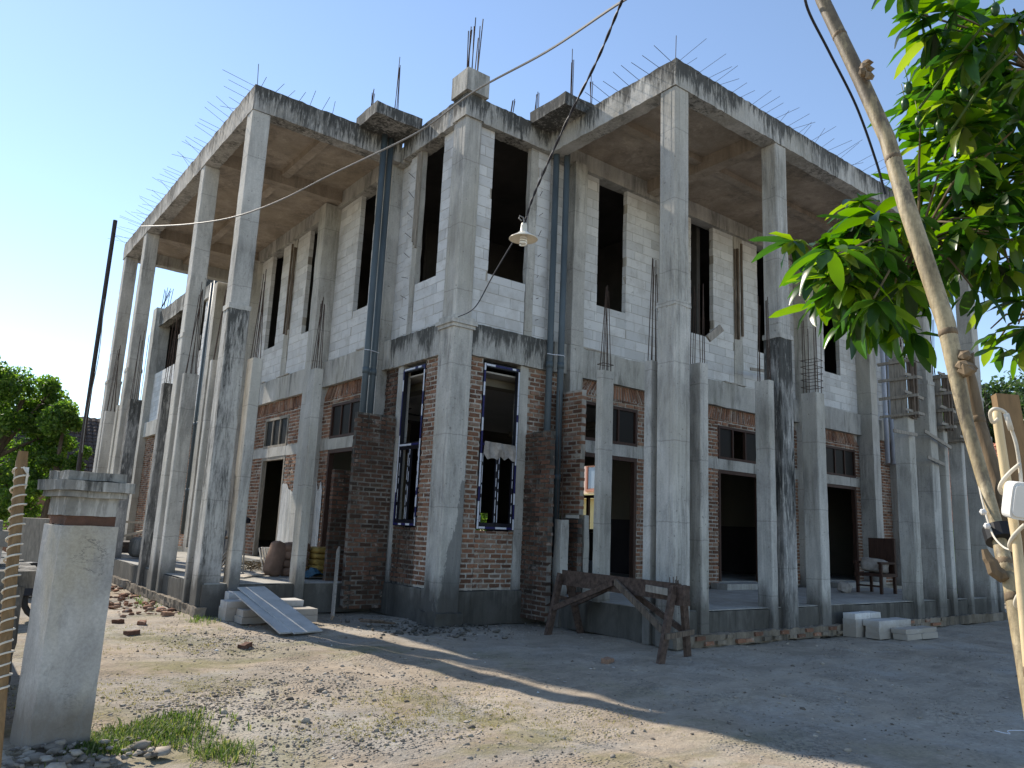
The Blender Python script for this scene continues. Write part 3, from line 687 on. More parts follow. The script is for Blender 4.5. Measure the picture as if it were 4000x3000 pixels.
# porch roofs: edge beams, cross beams, slab
def roof(side,s0,s1,dep,lab):
    fm='fascia' if side=='L' else 'weather'
    m=MB(); lrough(m,side,s0,s1,dep,dep-.3,8.93,9.42,fm,step=.10,jit=.003,edge=.009); m.build('porch_edge_beam',BLD,label=lab)
    m=MB(); lrough(m,side,s0,s0+.3,dep-.302,0.01,8.93,9.42,'fascia' if side=='L' else 'weather',step=.10,jit=.003,edge=.009); m.build('porch_edge_beam',BLD)
    m=MB(); lrough(m,side,s1-.3,s1,dep-.302,0.01,8.93,9.42,'beam',step=.3,jit=.006); m.build('porch_edge_beam',BLD)
    m=MB(); lrough(m,side,s0+.28,s1-.28,dep-.28,-.28,9.26,9.385,'soffit',step=.5,jit=.004); m.build('porch_slab',BLD)
    for s_ in ((2.82+s0),(8.5+s0)): m=MB(); lrough(m,side,s_,s_+.28,dep-.302,.0,8.98,9.27,'soffit',step=.5,jit=.005); m.build('porch_cross_beam',BLD)
    m=MB(); lrough(m,side,s0+.3,s1-.3,1.5,1.32,9.14,9.27,'soffit',step=.5,jit=.005); m.build('porch_cross_beam',BLD)
    # starter bars
    s_=s0+.05
    while s_<s1-.05:
        p=Vector(L(side,s_,dep-.05,9.36+U(-.03,.05))); q=Vector(L(side,s_+random.gauss(0,.09),dep+.40+random.gauss(0,.10),9.46+random.gauss(0,.06))); rod(p,q,.0036); s_+=.24+U(-.10,.10)
    for i in range(11 if side=='R' else 7):
        d_=dep-.1-i*.24
        if side=='R': rod(L(side,s0+.05,d_,9.38),L(side,s0-.42,d_+U(-.06,.06),9.46+U(-.04,.08)),.0045)
        else: rod(L(side,s0+.08,d_,9.36),L(side,s0-U(-.05,.2),d_-U(0,.15),9.36+U(.15,.4)),.0045)
    rod(L(side,s0+.05,dep-.05,9.4),L(side,s0+.03,dep-.02,9.85),.006)
roof('R',2.0,13.7,3.2,'mould streaked edge beam of the right porch roof'); roof('L',2.37,13.5,3.1,'weathered edge beam of the left porch roof')
# starter bars for roof columns
for (x,y,h) in ((2.2,-.35,1.75),(-.35,2.1,1.7),(.1,2.35,.5),(-.75,2.5,1.0),(1.15,.2,.5),(1.75,.2,.9),(2.9,-.2,1.6)):
    for i in range(4): rod((x+U(-.06,.06),y+U(-.06,.06),9.35),(x+U(-.03,.03)+(.0 if h>1.2 else .05),y+U(-.03,.03),9.42+h*U(.8,1)),.008)
# formwork boxes on the far right stub columns
def formwork(x0,x1,y0,y1,z0,z1):
    e=.03
    m=MB()
    for i in range(3):
        a=y0+(y1-y0)*i/3; m=MB(); m.box((x0-e,a+.002,z0+U(-.03,.03)),(x0-.002,a+(y1-y0)/3-.004,z1+U(-.05,.05)),'woodgrey',jit=.003); m.build('formwork_board',BLD)
        a=x0+(x1-x0)*i/3; m=MB(); m.box((a+.002,y0-e,z0+U(-.03,.03)),(a+(x1-x0)/3-.004,y0-.002,z1+U(-.05,.05)),'woodold',jit=.003); m.build('formwork_board',BLD)
    for i in range(4):
        z=z0+.05+(z1-z0-.15)*i/3
        for p,q in (((x0-.06,y0-.25,z),(x0-.06,y1+.22,z+U(-.03,.03))),((x0-.25,y0-.06,z+.07),(x1+.25,y0-.06,z+.07+U(-.05,.05)))):
            m=MB(); m.beam(p,q,.035,.06,'woodgrey',jit=.006); m.build('formwork_batten',BLD)
    for i in (0,1): m=MB(); xx=x0+.06+i*.15; m.box((xx,y0-.11,z0),(xx+.05,y0-.062,z1-.1),'woodold'); m.build('formwork_batten',BLD)
formwork(9.45,9.78,-3.22,-2.86,4.3,5.6); formwork(11.1,11.34,-3.22,-2.88,4.2,5.5); formwork(11.98,12.2,-3.22,-2.88,4.0,5.4)
for i in range(5): rod((9.5+U(0,.25),-3.15+U(0,.25),5.5),(9.5+U(0,.25),-3.15+U(0,.25),6.3),.007); rod((11.15+U(0,.15),-3.15+U(0,.2),5.4),(11.15+U(0,.15),-3.15+U(0,.2),6.8),.007)
for p,q in (((8.6,-3.3,3.9),(9.6,-3.3,3.92)),((10.0,-3.28,4.05),(11.2,-3.3,3.8)),((10.1,-3.27,3.5),(10.9,-3.27,3.4)),((8.0,-.35,5.5),(9.5,-.4,5.6))):
    MB().beam(p,q,.03,.07,'woodgrey').build('formwork_batten',BLD)
for i in range(34):
    x=2.4+i*.24+U(-.02,.02); zz=.03 if i%3 else .11
    m=MB(); m.rough((x,-3.285+U(-.01,.01),zz),(x+.2,-3.2,zz+.055),'brick' if R()<.6 else 'footing',step=.1,jit=.006); m.build('footing_brick',BLD)
# steps at the doors
for side in 'LR':
    for a,b in D[side]: m=MB(); lrough(m,side,a-.3,b+.3,.35,-.09,.512,.64,'floor',step=.3,jit=.006); m.build('door_step',BLD)

# flush pieces to objects
def flush(lst,nm,jit):
    lst=[p for p in lst]
    lst.sort(key=lambda p:(Vector(p[0])-CAM).length/math.sqrt(max(p[1])))
    cache={}
    rest=MB()
    for i,(c,sz,mat) in enumerate(lst):
        if i<300:
            if mat not in cache: cache[mat]=piece_mesh(nm,mat,jit)
            # local jitter is relative: choose shared mesh
            part(nm,BLD,cache[mat][i%6],Matrix.Translation(c)@Matrix.Diagonal((*sz,1)))
        else:
            h=[v/2 for v in sz]
            rest.box([c[k]-h[k] for k in range(3)],[c[k]+h[k] for k in range(3)],mat,jit=.003 if nm=='brick' else .001)
    if rest.v: rest.build(nm+'work',BLD,kind='stuff')
flush(BR,'brick',.05); flush(BK,'block',.004)
if stuffbars.v: stuffbars.build('rebar_bundle',BLD,kind='stuff')

# ------------------------------------------------------------ ground
def hgt(x,y):
    h=.02*math.sin(x*1.3+.5)*math.sin(y*.9)+.012*math.sin(x*3.1+y*2.2)+.01*math.sin(x*5.7-y*4.3)
    near=min(abs(x+3.1)+0,6); 
    return h-.012
xs=[-300,-120,-50,-25]+[-14+.16*i for i in range(190)]+[20,35,60,120,300]
ys=[-300,-120,-50,-25]+[-12+.16*i for i in range(190)]+[22,40,70,130,300]
vs=[];fs=[]
for j,y in enumerate(ys):
    for i,x in enumerate(xs): vs.append((x,y,hgt(x,y)+U(-.006,.006) if abs(x)<20 and abs(y)<20 else 0.))
nx=len(xs)
for j in range(len(ys)-1):
    for i in range(nx-1): k=j*nx+i; fs.append((k,k+1,k+nx+1,k+nx))
m=MB(); m.add(vs,fs,'ground'); m.build('ground',None,kind='structure',smooth=True)

# loose stones: thousands of small faceted lumps
rng=np.random.default_rng(5)
t=(1+5**.5)/2
ICO=np.array([(-1,t,0),(1,t,0),(-1,-t,0),(1,-t,0),(0,-1,t),(0,1,t),(0,-1,-t),(0,1,-t),(t,0,-1),(t,0,1),(-t,0,-1),(-t,0,1)])/1.9
ICF=np.array([(0,11,5),(0,5,1),(0,1,7),(0,7,10),(0,10,11),(1,5,9),(5,11,4),(11,10,2),(10,7,6),(7,1,8),(3,9,4),(3,4,2),(3,2,6),(3,6,8),(3,8,9),(4,9,5),(2,4,11),(6,2,10),(8,6,7),(9,8,1)])
def stones(name,pts,sizes,mat='stone',flat=.6):
    n=len(pts); sc=sizes[:,None]*rng.uniform(.6,1.3,(n,3)); sc[:,2]*=flat
    V=ICO[None]*sc[:,None]*rng.uniform(.6,1.3,(n,12,1)); a=rng.uniform(0,6.28,n); ca,sa=np.cos(a)[:,None],np.sin(a)[:,None]
    X=V[:,:,0]*ca-V[:,:,1]*sa; Y=V[:,:,0]*sa+V[:,:,1]*ca; Z=V[:,:,2]
    V=np.stack([X,Y,Z],2)+pts[:,None]; F=(ICF[None]+12*np.arange(n)[:,None,None]).reshape(-1,3)
    me=bpy.data.meshes.new(name); me.vertices.add(n*12); me.vertices.foreach_set('co',V.reshape(-1)); me.loops.add(F.size); me.loops.foreach_set('vertex_index',F.reshape(-1))
    me.polygons.add(len(F)); me.polygons.foreach_set('loop_start',np.arange(0,F.size,3)); me.update(); me.validate(); me.materials.append(M_[mat])
    o=bpy.data.objects.new(name,me); return o
def scatter(n,cx,cy,sx,sy):
    p=np.stack([rng.normal(cx,sx,n),rng.normal(cy,sy,n)],1); return p
blobs=[scatter(2000,-3.6,-3.4,.75,.5),scatter(1700,-4.6,-3.9,.55,.5),scatter(1300,-4.2,-5.4,.8,.45),scatter(1300,-3.3,-.4,.5,.55),scatter(600,-1.6,1.0,.9,.5),
       scatter(700,1.0,-.55,1.2,.45),scatter(900,-.5,-7,1.6,1.),scatter(1500,1.5,-5.5,3.,1.6),scatter(400,-.2,.9,.35,.5)]
uni=np.stack([rng.uniform(-6.2,9,5200),rng.uniform(-9.4,3.2,5200)],1)
pp=np.concatenate(blobs+[uni]); sz=np.clip(rng.lognormal(-4.85,.5,len(pp)),.004,.045)
sz[-5200:]*=.62
keep=~((pp[:,0]>-.1)&(pp[:,1]>0))&~((pp[:,0]>2)&(pp[:,1]>-3.2))&~((pp[:,0]>-3.1)&(pp[:,1]>2.3)); pp=pp[keep];sz=sz[keep]
zz=np.array([hgt(a,b) for a,b in pp])+sz*.15
o=stones('gravel',np.concatenate([pp,zz[:,None]],1),sz); link(o,kind='stuff'); o['label']='grey gravel and small stones scattered over the dirt yard'
# brick rubble beside the left porch
n=130; pr=np.stack([rng.uniform(-4.1,-3.2,n),rng.uniform(2.6,8.5,n),rng.uniform(0,.04,n)],1); o=stones('rubble',pr,rng.uniform(.02,.09,n),'brick',.5); link(o,kind='stuff'); o['label']='broken brick rubble along the foot of the left porch'
n=160; pr=np.stack([rng.normal(-.1,.55,n),rng.normal(.15,.5,n)-.3,rng.uniform(0,.02,n)],1); pr=pr[~((pr[:,0]>.0)&(pr[:,1]>0))]; o=stones('mortar_rubble',pr,rng.uniform(.015,.06,len(pr)),'mortard',.6); link(o,kind='stuff'); o['label']='dark crumbs of mortar heaped round the foot of the corner column'
n=170; pr=np.stack([rng.uniform(-6.7,-5.3,n),rng.uniform(-5.1,-4.5,n),rng.uniform(0,.05,n)],1); o=stones('foot_rubble',pr,rng.lognormal(-3.6,.5,n).clip(.01,.06),'stone',.5); link(o,kind='stuff'); o['label']='grey broken stones heaped at the foot of the gate pillar'
n=90; pr=np.stack([rng.uniform(-3.5,7,n),rng.uniform(-8.5,-1.0,n),np.zeros(n)],1); pr=pr[~((pr[:,0]>1.9)&(pr[:,1]>-3.4))]; pr[:,2]=[hgt(a,b)+.004 for a,b in pr[:,:2]]; o=stones('litter',pr,rng.uniform(.008,.035,len(pr)),'cloth',.25); link(o,kind='stuff'); o['label']='pale flakes of litter and broken plaster on the yard'
# single bricks lying about
bs=[(-4.29,1.9,.9,'half brick on the dirt nearest the gate pillar top edge'),(-4.35,.66,.2,'broken red brick lying in front of the left porch'),(-4.06,1.5,1.2,'small brick lump beside the left porch corner'),(-3.48,2.43,.4,'brick piece at the foot of the left porch corner column'),
    (-3.34,-.8,.7,'brown brick bat lying in the gravel below the block steps'),(.39,-3.49,.3,'orange red brick lying on the shaded yard left of the trestle')]
for x,y,a,lab in bs:
    m=MB(); m.rough((-.10,-.05,-.01),(.08,.05,.055),'brick',step=.06,jit=.008); o=m.build('brick',None,lab,'brick','loose bricks on the yard'); o.location=(x,y,hgt(x,y)); o.rotation_euler=(U(-.1,.1),U(-.1,.1),a)
def grass(name,pts,hm,mat,lab):
    V=[];F=[]
    for x,y in pts:
        nb=random.randint(3,6)
        for _ in range(nb):
            a=R()*6.28; h=hm*U(.4,1.1); ln=h*U(.2,.9); w=.0015+.035*h*R(); bx,by=x+U(-.02,.02),y+U(-.02,.02); z=hgt(bx,by)-.003
            dx,dy=math.cos(a),math.sin(a); k=len(V)
            V+= [(bx-dy*w,by+dx*w,z),(bx+dy*w,by-dx*w,z),(bx+dx*ln*.5+dy*w*1.2,by+dy*ln*.5-dx*w*1.2,z+h*.6),(bx+dx*ln*.5-dy*w*1.2,by+dy*ln*.5+dx*w*1.2,z+h*.6),(bx+dx*ln,by+dy*ln,z+h*U(.7,1))]
            F+= [(k,k+1,k+2,k+3),(k+3,k+2,k+4)]
    m=MB(); m.add(V,F,mat); m.build(name,None,lab,kind='stuff')
gp=[]
for cx,cy,sx,sy,n in ((-5.35,-4.45,.24,.16,800),(-4.98,-5.1,.10,.16,130),(-5.6,-4.6,.1,.12,160),(-5.15,-4.2,.25,.1,120),(-3.15,1.8,.12,.3,60),(-3.35,4.6,.1,.5,60)):
    gp+=[(random.gauss(cx,sx),random.gauss(cy,sy)) for _ in range(n)]
grass('green_grass',gp,.085,'grass','fresh green weeds growing beside the gate pillar')
gp=[]
for cx,cy,sx,sy,n in ((-2.9,-4.9,.45,.3,700),(-3.0,-4.1,.4,.2,350),(-3.9,-.4,.5,.3,420),(-3.9,-5.1,.3,.2,380),(-4.9,-3.0,.5,.5,700),(-2.2,-5.7,.4,.3,300),(-4.0,.9,.6,.4,250)):
    gp+=[(random.gauss(cx,sx),random.gauss(cy,sy)) for _ in range(n)]
grass('dry_grass',gp,.022,'drygrass','short dry grass in patches on the sunlit dirt')

# ------------------------------------------------------------ block steps, boards, trestle
def blk(x0,x1,y0,y1,z0,z1,lab,grp,rz=0.):
    cx,cy=(x0+x1)/2,(y0+y1)/2; m=MB(); m.rough((x0-cx,y0-cy,0),(x1-cx,y1-cy,z1-z0),'aac',step=.25,jit=.004)
    o=m.build('concrete_block',None,lab,'block',grp); o.location=(cx,cy,z0); o.rotation_euler=(0,0,rz)
g='white blocks stacked as a step to the left porch'
for a in ((-2.72,-2.13,1.22,1.55,0,.1,'white block at the left front end of the left porch step, lowest layer'),(-2.1,-1.5,1.2,1.55,0,.1,'white block at the right front end of the left porch step, lowest layer'),
 (-2.7,-2.12,1.24,1.56,.102,.2,'white block left end of the middle layer of the left porch step'),(-2.09,-1.5,1.22,1.56,.102,.2,'white block right end of the middle layer of the left porch step'),
 (-2.85,-2.25,1.6,1.95,0,.2,'white block behind the left front end of the left porch step'),(-2.2,-1.6,1.6,1.95,0,.2,'white block behind the right front end of the left porch step'),
 (-2.84,-2.26,1.58,1.93,.202,.3,'white block on top at the left of the left porch step'),(-2.22,-1.6,1.58,1.93,.202,.3,'white block on top at the right of the left porch step'),(-2.7,-2.1,1.98,2.2,0,.4,'tall white block against the porch behind the left step')): blk(*a[:6],a[6],g,U(-.03,.03))
g='white blocks stacked as a step to the right porch'
k=0
rs=[(6.6,7.2,-3.85,-3.6,0,.1),(6.62,7.2,-3.84,-3.6,.102,.2),(7.22,7.8,-3.86,-3.58,0,.1),(7.2,7.78,-3.84,-3.58,.102,.2),(6.62,7.2,-3.84,-3.55,.202,.3),(7.22,7.8,-3.82,-3.55,.202,.3),
 (6.95,7.5,-4.15,-3.9,0,.1),(7.52,8.1,-4.15,-3.9,0,.1),(6.96,7.52,-4.14,-3.88,.102,.18),(7.54,8.1,-4.13,-3.88,.102,.18),(6.4,6.95,-3.52,-3.3,.302,.40),(6.97,7.3,-3.52,-3.3,.302,.40),(6.4,7.3,-3.53,-3.29,.0,.3)]
pl=['bottom row left','second layer left','bottom row right','second layer right','top of the middle tread left','top of the middle tread right','front tread bottom left','front tread bottom right','front tread top left','front tread top right','highest row left','highest row right','long block under the highest row']
for r_,p_ in zip(rs,pl): blk(*r_,'white block in the step to the right porch, '+p_,g,U(-.05,.05))
def plank(name,p,q,w,h,mat,lab,cat='plank',grp=None,up=(0,0,1)):
    c=(Vector(p)+Vector(q))/2; m=MB(); m.beam(Vector(p)-c,Vector(q)-c,w,h,mat,up=up,jit=.003); o=m.build(name,None,lab,cat,grp); o.location=c; return o
plank('cement_board',(-2.45,1.72,.50),(-2.17,-.02,.02),.46,.022,'board','wide grey board leaning over the white block step, the upper of two','board')
plank('cement_board',(-2.60,1.62,.44),(-2.42,.02,.02),.34,.022,'board','narrower board half hidden under the wide grey board on the left step','board')
plank('plank',(-.72,2.3,1.12),(-1.22,1.25,.04),.11,.03,'woodgrey','grey plank propped diagonally against the dark brick fin',up=(1,0,0))
for i,(a,b) in enumerate((((-.95,.8),(-.55,.35)),((-.9,.9),(-.6,.3)),((-1.0,.75),(-.7,.45)))):
    plank('lath',(a[0],a[1],.03+.02*i),(b[0],b[1],.03+.02*i),.03,.02,'woodold','thin timber lath on the dirt left of the corner column, %s of three'%('nearest','middle','longest')[i],'lath','laths on the dirt')
plank('lath',(-2.75,.75,.04),(-2.3,.95,.05),.04,.02,'woodold','short lath on the ground under the lower end of the grey board','lath')
# trestle
T=empty('trestle',(1.4,-2.4,0),'dark weathered timber trestle standing before the right porch','trestle')
A=Vector((1.28,-1.25,0));B=Vector((2.0,-1.25,0)); Cc=Vector((.86,-3.94,0));Dd=Vector((1.80,-3.62,0))
p0=Vector((1.64,-1.2,.86)); p1=Vector((1.36,-3.84,.86))
MB().beam(p0,p1,.08,.24,'trestle',jit=.006).build('top_beam',T)
for f_,t_ in ((A,p0+Vector((-.07,0,.06))),(B,p0+Vector((.07,0,.06))),(Cc,p1+Vector((-.09,.02,.08))),(Dd,p1+Vector((.09,.02,.08)))): MB().beam(f_+Vector((0,0,-.05)),t_,.11,.055,'trestle',up=(0,1,0),jit=.005).build('leg',T)
mid=(p0+p1)/2+Vector((-.07,0,.02))
MB().beam(mid,p0.lerp(A,.55)+Vector((-.06,-.03,0)),.04,.08,'trestle').build('brace',T); MB().beam(mid+Vector((0,-.05,.02)),p1.lerp(Cc,.55)+Vector((-.03,.08,0)),.04,.09,'woodold').build('brace',T)
MB().beam(mid+Vector((.14,0,0)),p1.lerp(Dd,.6)+Vector((.04,.08,0)),.04,.08,'trestle').build('brace',T); MB().beam(mid+Vector((.14,0,0)),p0.lerp(B,.5),.04,.08,'trestle').build('brace',T)
MB().beam(p1.lerp(Cc,.62)+Vector((-.08,-.05,0)),p1.lerp(Dd,.62)+Vector((.12,-.05,0)),.03,.07,'woodold').build('crossbar',T)
MB().beam(p0.lerp(A,.35)+Vector((-.03,-.03,0)),p0.lerp(B,.4),.03,.06,'trestle').build('crossbar',T)
MB().beam(p1+Vector((-.11,.1,0)),p1+Vector((-.11,.5,.02)),0.025,.09,'woodgrey').build('splice_plate',T)
MB().rough(p1+Vector((-.07,-.12,-.16)),p1+Vector((.07,.05,.10)),'trestle',step=.1,jit=.006).build('end_block',T)
for i in range(6): a=p1+Vector((U(-.08,.05),U(-.05,.2),.1)); MB().tube([a,a+Vector((0,0,U(.05,.13)))],.006,'rebar',5).build('nail',T)

# ------------------------------------------------------------ things on the left porch
def sack(name,c,sx,sy,sz,mat,lab,rot=(0,0,0),grp=None,cat='sack'):
    n,mr=18,10; vs=[];fs=[]
    for j in range(mr+1):
        v=-math.pi/2+math.pi*j/mr
        for i in range(n):
            u=2*math.pi*i/n; e=.45
            cu,su,cv,sv=math.cos(u),math.sin(u),math.cos(v),math.sin(v); pw=lambda q:math.copysign(abs(q)**e,q)
            vs.append((pw(cu)*pw(cv)*sx/2+U(-.012,.012),pw(su)*pw(cv)*sy/2+U(-.012,.012),pw(sv)*sz/2+U(-.01,.01)))
    for j in range(mr):
        for i in range(n): k=j*n+i; l=j*n+(i+1)%n; fs.append((k,l,l+n,k+n))
    m=MB(); m.add(vs,fs,mat); o=m.build(name,None,lab,cat,grp,smooth=True); o.location=c; o.rotation_euler=rot; return o
sk=sack('sack',(-1.25,3.9,.84),.34,.26,.66,'bag','upright tied brown sack leaning beside the cement bags on the left porch',(-.1,.35,.3))
for i in range(4): sack('cement_bag',(-.85,4.0,.6+.155*i),.55,.42,.17,'bag','brown cement bag on the left porch, layer %s of the brown stack'%(('lowest','second','third','topmost')[i]),(U(-.04,.04),U(-.04,.04),U(-.1,.1)),'brown cement bags')
for i in range(5): sack('cement_bag',(-.33,3.9,.57+.112*i),.45,.5,.12,'yellow','yellow cement bag on the left porch, layer %s of the yellow stack'%(('lowest','second','third','fourth','topmost')[i]),(0,0,U(-.06,.06)),'yellow cement bags')
vs=[];fs=[]
for i in range(13):
    for j in range(7): vs.append((-.95+.075*i,3.0+.09*j,.53+(.18*abs(math.sin(i*.6))*math.sin((j+1)*.45)+U(0,.03))))
for i in range(12):
    for j in range(6): k=i*7+j; fs.append((k,k+7,k+8,k+1))
m=MB(); m.add(vs,fs,'tarp'); m.build('tarpaulin',None,'crumpled blue tarpaulin on the left porch floor before the yellow bags','tarpaulin')
m=MB()
for i in range(150):
    x,y=random.gauss(-.95,.3),random.gauss(5.6,.4); z=.53+R()*.16; a=R()*3.14; l=U(.1,.3); mi=Vector((x,y,z)); d=Vector((math.cos(a)*l,math.sin(a)*l,U(-.04,.04))); m.tube([mi-d,mi+Vector((U(-.05,.05),U(-.05,.05),.02)),mi+d],.006,'twig',4)
m.build('twig_heap',None,'heap of dry twigs on the left porch floor','twigs',kind='stuff')
for i in range(3): plank('batten',(-1.05+.06*i,5.05,.55),(-1.05+.06*i,5.4,.98),.045,.02,'woodpale','pale batten standing slanted before the twig heap, %s of three'%('leftmost','middle','rightmost')[i],'batten','battens before the twig heap',up=(1,0,0))
for i in range(4): plank('batten',(-2.0+.09*i,5.3+.05*i,.53),(-.9+.04*i,7.0+.1*i,1.25),.09,.02,'woodpale','white batten leaning in the bundle left of the open doorway, %s from the left'%('first','second','third','fourth')[i],'batten','white battens leaning by the doorway',up=(1,0,0))
for i in range(3): plank('plank',(-2.9+.4*i,3.0+.2*i,.53),(-1.5+.2*i,4.0+.3*i,.54),.2,.025,'woodpale','pale dusty plank lying flat on the left porch floor, %s of three'%('leftmost','middle','rightmost')[i],'plank','planks flat on the left porch')
m=MB(); m.lathe([(.0,0),(.14,0),(.19,.24),(.2,.24),(.18,.22),(.13,.02),(0,.02)],'white',n=18); o=m.build('bucket',None,'small pale bucket in the left doorway','bucket',smooth=True); o.location=(.1,7.9,.66)
m=MB(); m.tube([(0,0,0),(.05,.3,1.0)],.015,'woodgrey',6); m.lathe([(0,.0),(.09,.02),(.1,.1),(0,.15)],'black',(.05,.3,.95),10); o=m.build('shovel',None,'long handled tool standing behind the stub column on the left porch','shovel'); o.location=(-1.75,4.2,.52)
m=MB(); m.lathe([(0,0),(.2,0),(.22,.55),(.15,.62),(.0,.62)],'blue',n=16); o=m.build('barrel',None,'blue plastic drum on the left porch seen between columns','drum',smooth=True); o.location=(-1.0,8.5,.7)
m=MB()
for x in (-.35,.35):
    for y in (-.2,.2): m.beam((x,y,0),(x,y,.55),.05,.05,'woodold')
m.box((-.45,-.3,.55),(.45,.3,.6),'woodold'); o=m.build('work_bench',None,'low timber bench under the blue drum','bench'); o.location=(-1.0,8.3,.52)
fe=empty('timber_rail',(-1.5,11.5,.5),'pale timber rail with a diagonal brace at the far end of the left porch','rail')
for p,q in (((-3.0,10.9,1.35),(-1.4,11.2,1.35)),((-2.9,10.9,.9),(-1.5,11.2,1.3)),((-2.95,10.9,.5),(-2.95,10.9,1.35))): MB().beam(p,q,.05,.05,'woodpale').build('rail',fe)
# armchair with a bundle on the right porch
ch=empty('armchair',(10.9,-1.3,.512),'dark old wooden armchair on the right porch with a cloth bundle on its seat','chair',rz=0)
def cb(n_,a,b,mat='wooddark',**k): m=MB(); m.box(a,b,mat,jit=.003); m.build(n_,ch,origin=None,**k)
X,Y,Z=10.6,-1.9,.512
for dx in (0,.62):
    for dy in (0,.55): cb('leg',(X+dx,Y+dy,Z),(X+dx+.06,Y+dy+.06,Z+(.68 if dx<.3 else .68)))
cb('seat',(X-.02,Y-.02,Z+.38),(X+.7,Y+.63,Z+.45)); cb('backrest',(X+.64,Y,Z+.45),(X+.72,Y+.61,Z+1.25),'wooddark',label='carved maroon chair back')
for dy in (-.02,.56): cb('armrest',(X-.05,Y+dy,Z+.66),(X+.68,Y+dy+.08,Z+.71))
cb('stretcher',(X+.0,Y+.05,Z+.15),(X+.05,Y+.56,Z+.19))
sack('cloth_bundle',(10.9,-1.6,1.13),.5,.55,.32,'cloth','crumpled grey cloth bundle on the seat of the wooden armchair',(.1,.1,.2),None,'cloth')
sack('plastic_bag',(10.0,-1.35,.62),.34,.25,.24,'cloth','pale crumpled plastic bag on the floor beside the armchair',(.3,.2,.2),None,'bag')

# ------------------------------------------------------------ gate pillar, low wall, wrapped stick
G=empty('gate_pillar',(-6.07,-4.55,0),'square whitewashed gate pillar with a weathered moulded cap at the lower left','pillar',rz=math.radians(10))
def gb(nm,a,b,mat,step=.12,jit=.004,edge=0.,**k):
    m=MB(); m.rough(a,b,mat,step=step,jit=jit,edge=edge); o=bpy.data.objects.new(nm,m.mesh(nm)); C.objects.link(o); o.parent=G
    for kk,v in k.items(): o[kk]=v
    return o
s_=NT('whitewash'); n_=s_.noise(s_.pos((2,2,1)),1.6,6,.7,.3); c_=s_.ramp(n_,[(.3,(.30,.29,.275)),(.5,(.42,.40,.37)),(.75,(.53,.51,.475))])
y_=s_.noise(s_.pos((1,1,.5),off=(3,0,0)),2.3,3); c_=s_.mix(s_.math('MULTIPLY',s_.ramp(y_,[(.5,0.),(.7,1.)]),.5),c_,(.42,.36,.24))
v_=s_.noise(s_.pos((1,1,2.2),off=(7,0,3)),4.5,7,.7,.6); cr=s_.ramp(v_,[(.485,0.),(.5,1.),(.515,0.)]); zm=s_.ramp(s_.noise(s_.pos(off=(0,5,0)),2.1,2),[(.58,0.),(.64,1.)])
c_=s_.mix(s_.math('MULTIPLY',cr,zm),c_,(.10,.095,.09)); sp=s_.noise(s_.pos(),45,4,.7); c_=s_.mix(.35,c_,s_.ramp(sp,[(.3,.3),(.7,.7)]),'OVERLAY'); zz_=s_.z()[2]; dd_=s_.math('SUBTRACT',1.,s_.math('DIVIDE',s_.math('SUBTRACT',zz_,s_.math('MULTIPLY',s_.noise(s_.pos((3,3,1)),2,5,.7),.35)),.22),True); c_=s_.mix(s_.math('MULTIPLY',dd_,.8),c_,(.17,.14,.11)); fl=s_.noise(s_.pos((4,4,1.5),off=(2,2,2)),1.7,6,.75,.4); c_=s_.mix(s_.math('MULTIPLY',s_.ramp(fl,[(.56,0.),(.64,1.)]),.4),c_,(.24,.235,.225)); s_.col(c_,.9); s_.bump(s_.math('ADD',sp,n_),.35,.008); M_['whitewash']=s_.m
gb('shaft',(0,0,-.1),(.385,.385,1.49),'whitewash',.1,.0025)
gb('brick_band',(.03,.02,1.49),(.36,.37,1.56),'brickd',.05,.006); gb('neck',(.015,.012,1.56),(.365,.375,1.69),'capcon',.1,.003)
gb('cap_moulding',(-.025,-.03,1.69),(.405,.42,1.735),'capcon',.1,.003); gb('cap_slab',(-.06,-.065,1.735),(.44,.455,1.81),'capcon',.1,.003,.004); gb('cap_top',(-.01,-.015,1.81),(.39,.40,1.875),'capcon',.1,.003,.006)
for a in range(5):
    m=MB(); 
W_=empty('low_wall',(-6.3,-3,0),'low rubble wall with a dusty coping running back from the gate pillar','wall')
ang=math.radians(8)
def wl(x,y,z): return (-6.16+ (x)*math.cos(.0)-y*.01, -4.05+y, z)
for y in range(0,8):
    m=MB(); m.rough(wl(-.22,.02+y*.62,1.02),wl(.10,.02+y*.62+.6,1.14),'plinth',step=.15,jit=.008); m.build('coping',W_)
MB().rough(wl(-.16,0,-.1),wl(.04,5.0,1.02),'mortard',step=.12,jit=.025).build('wall_core',W_)
nn=0
for i in range(120):
    y=.1+R()*4.8; z=.05+R()*.92
    m=MB(); r_=U(.035,.08); q=[Vector(v)*r_ for v in ICO]; c=Vector(wl(-.16,y,z)); m.add([c+Vector((a.x*.6,a.y*1.4+U(-.01,.01),a.z)) for a in q],[tuple(int(t_) for t_ in f) for f in ICF],'stone' if R()<.6 else 'brickd'); m.build('stone',W_)
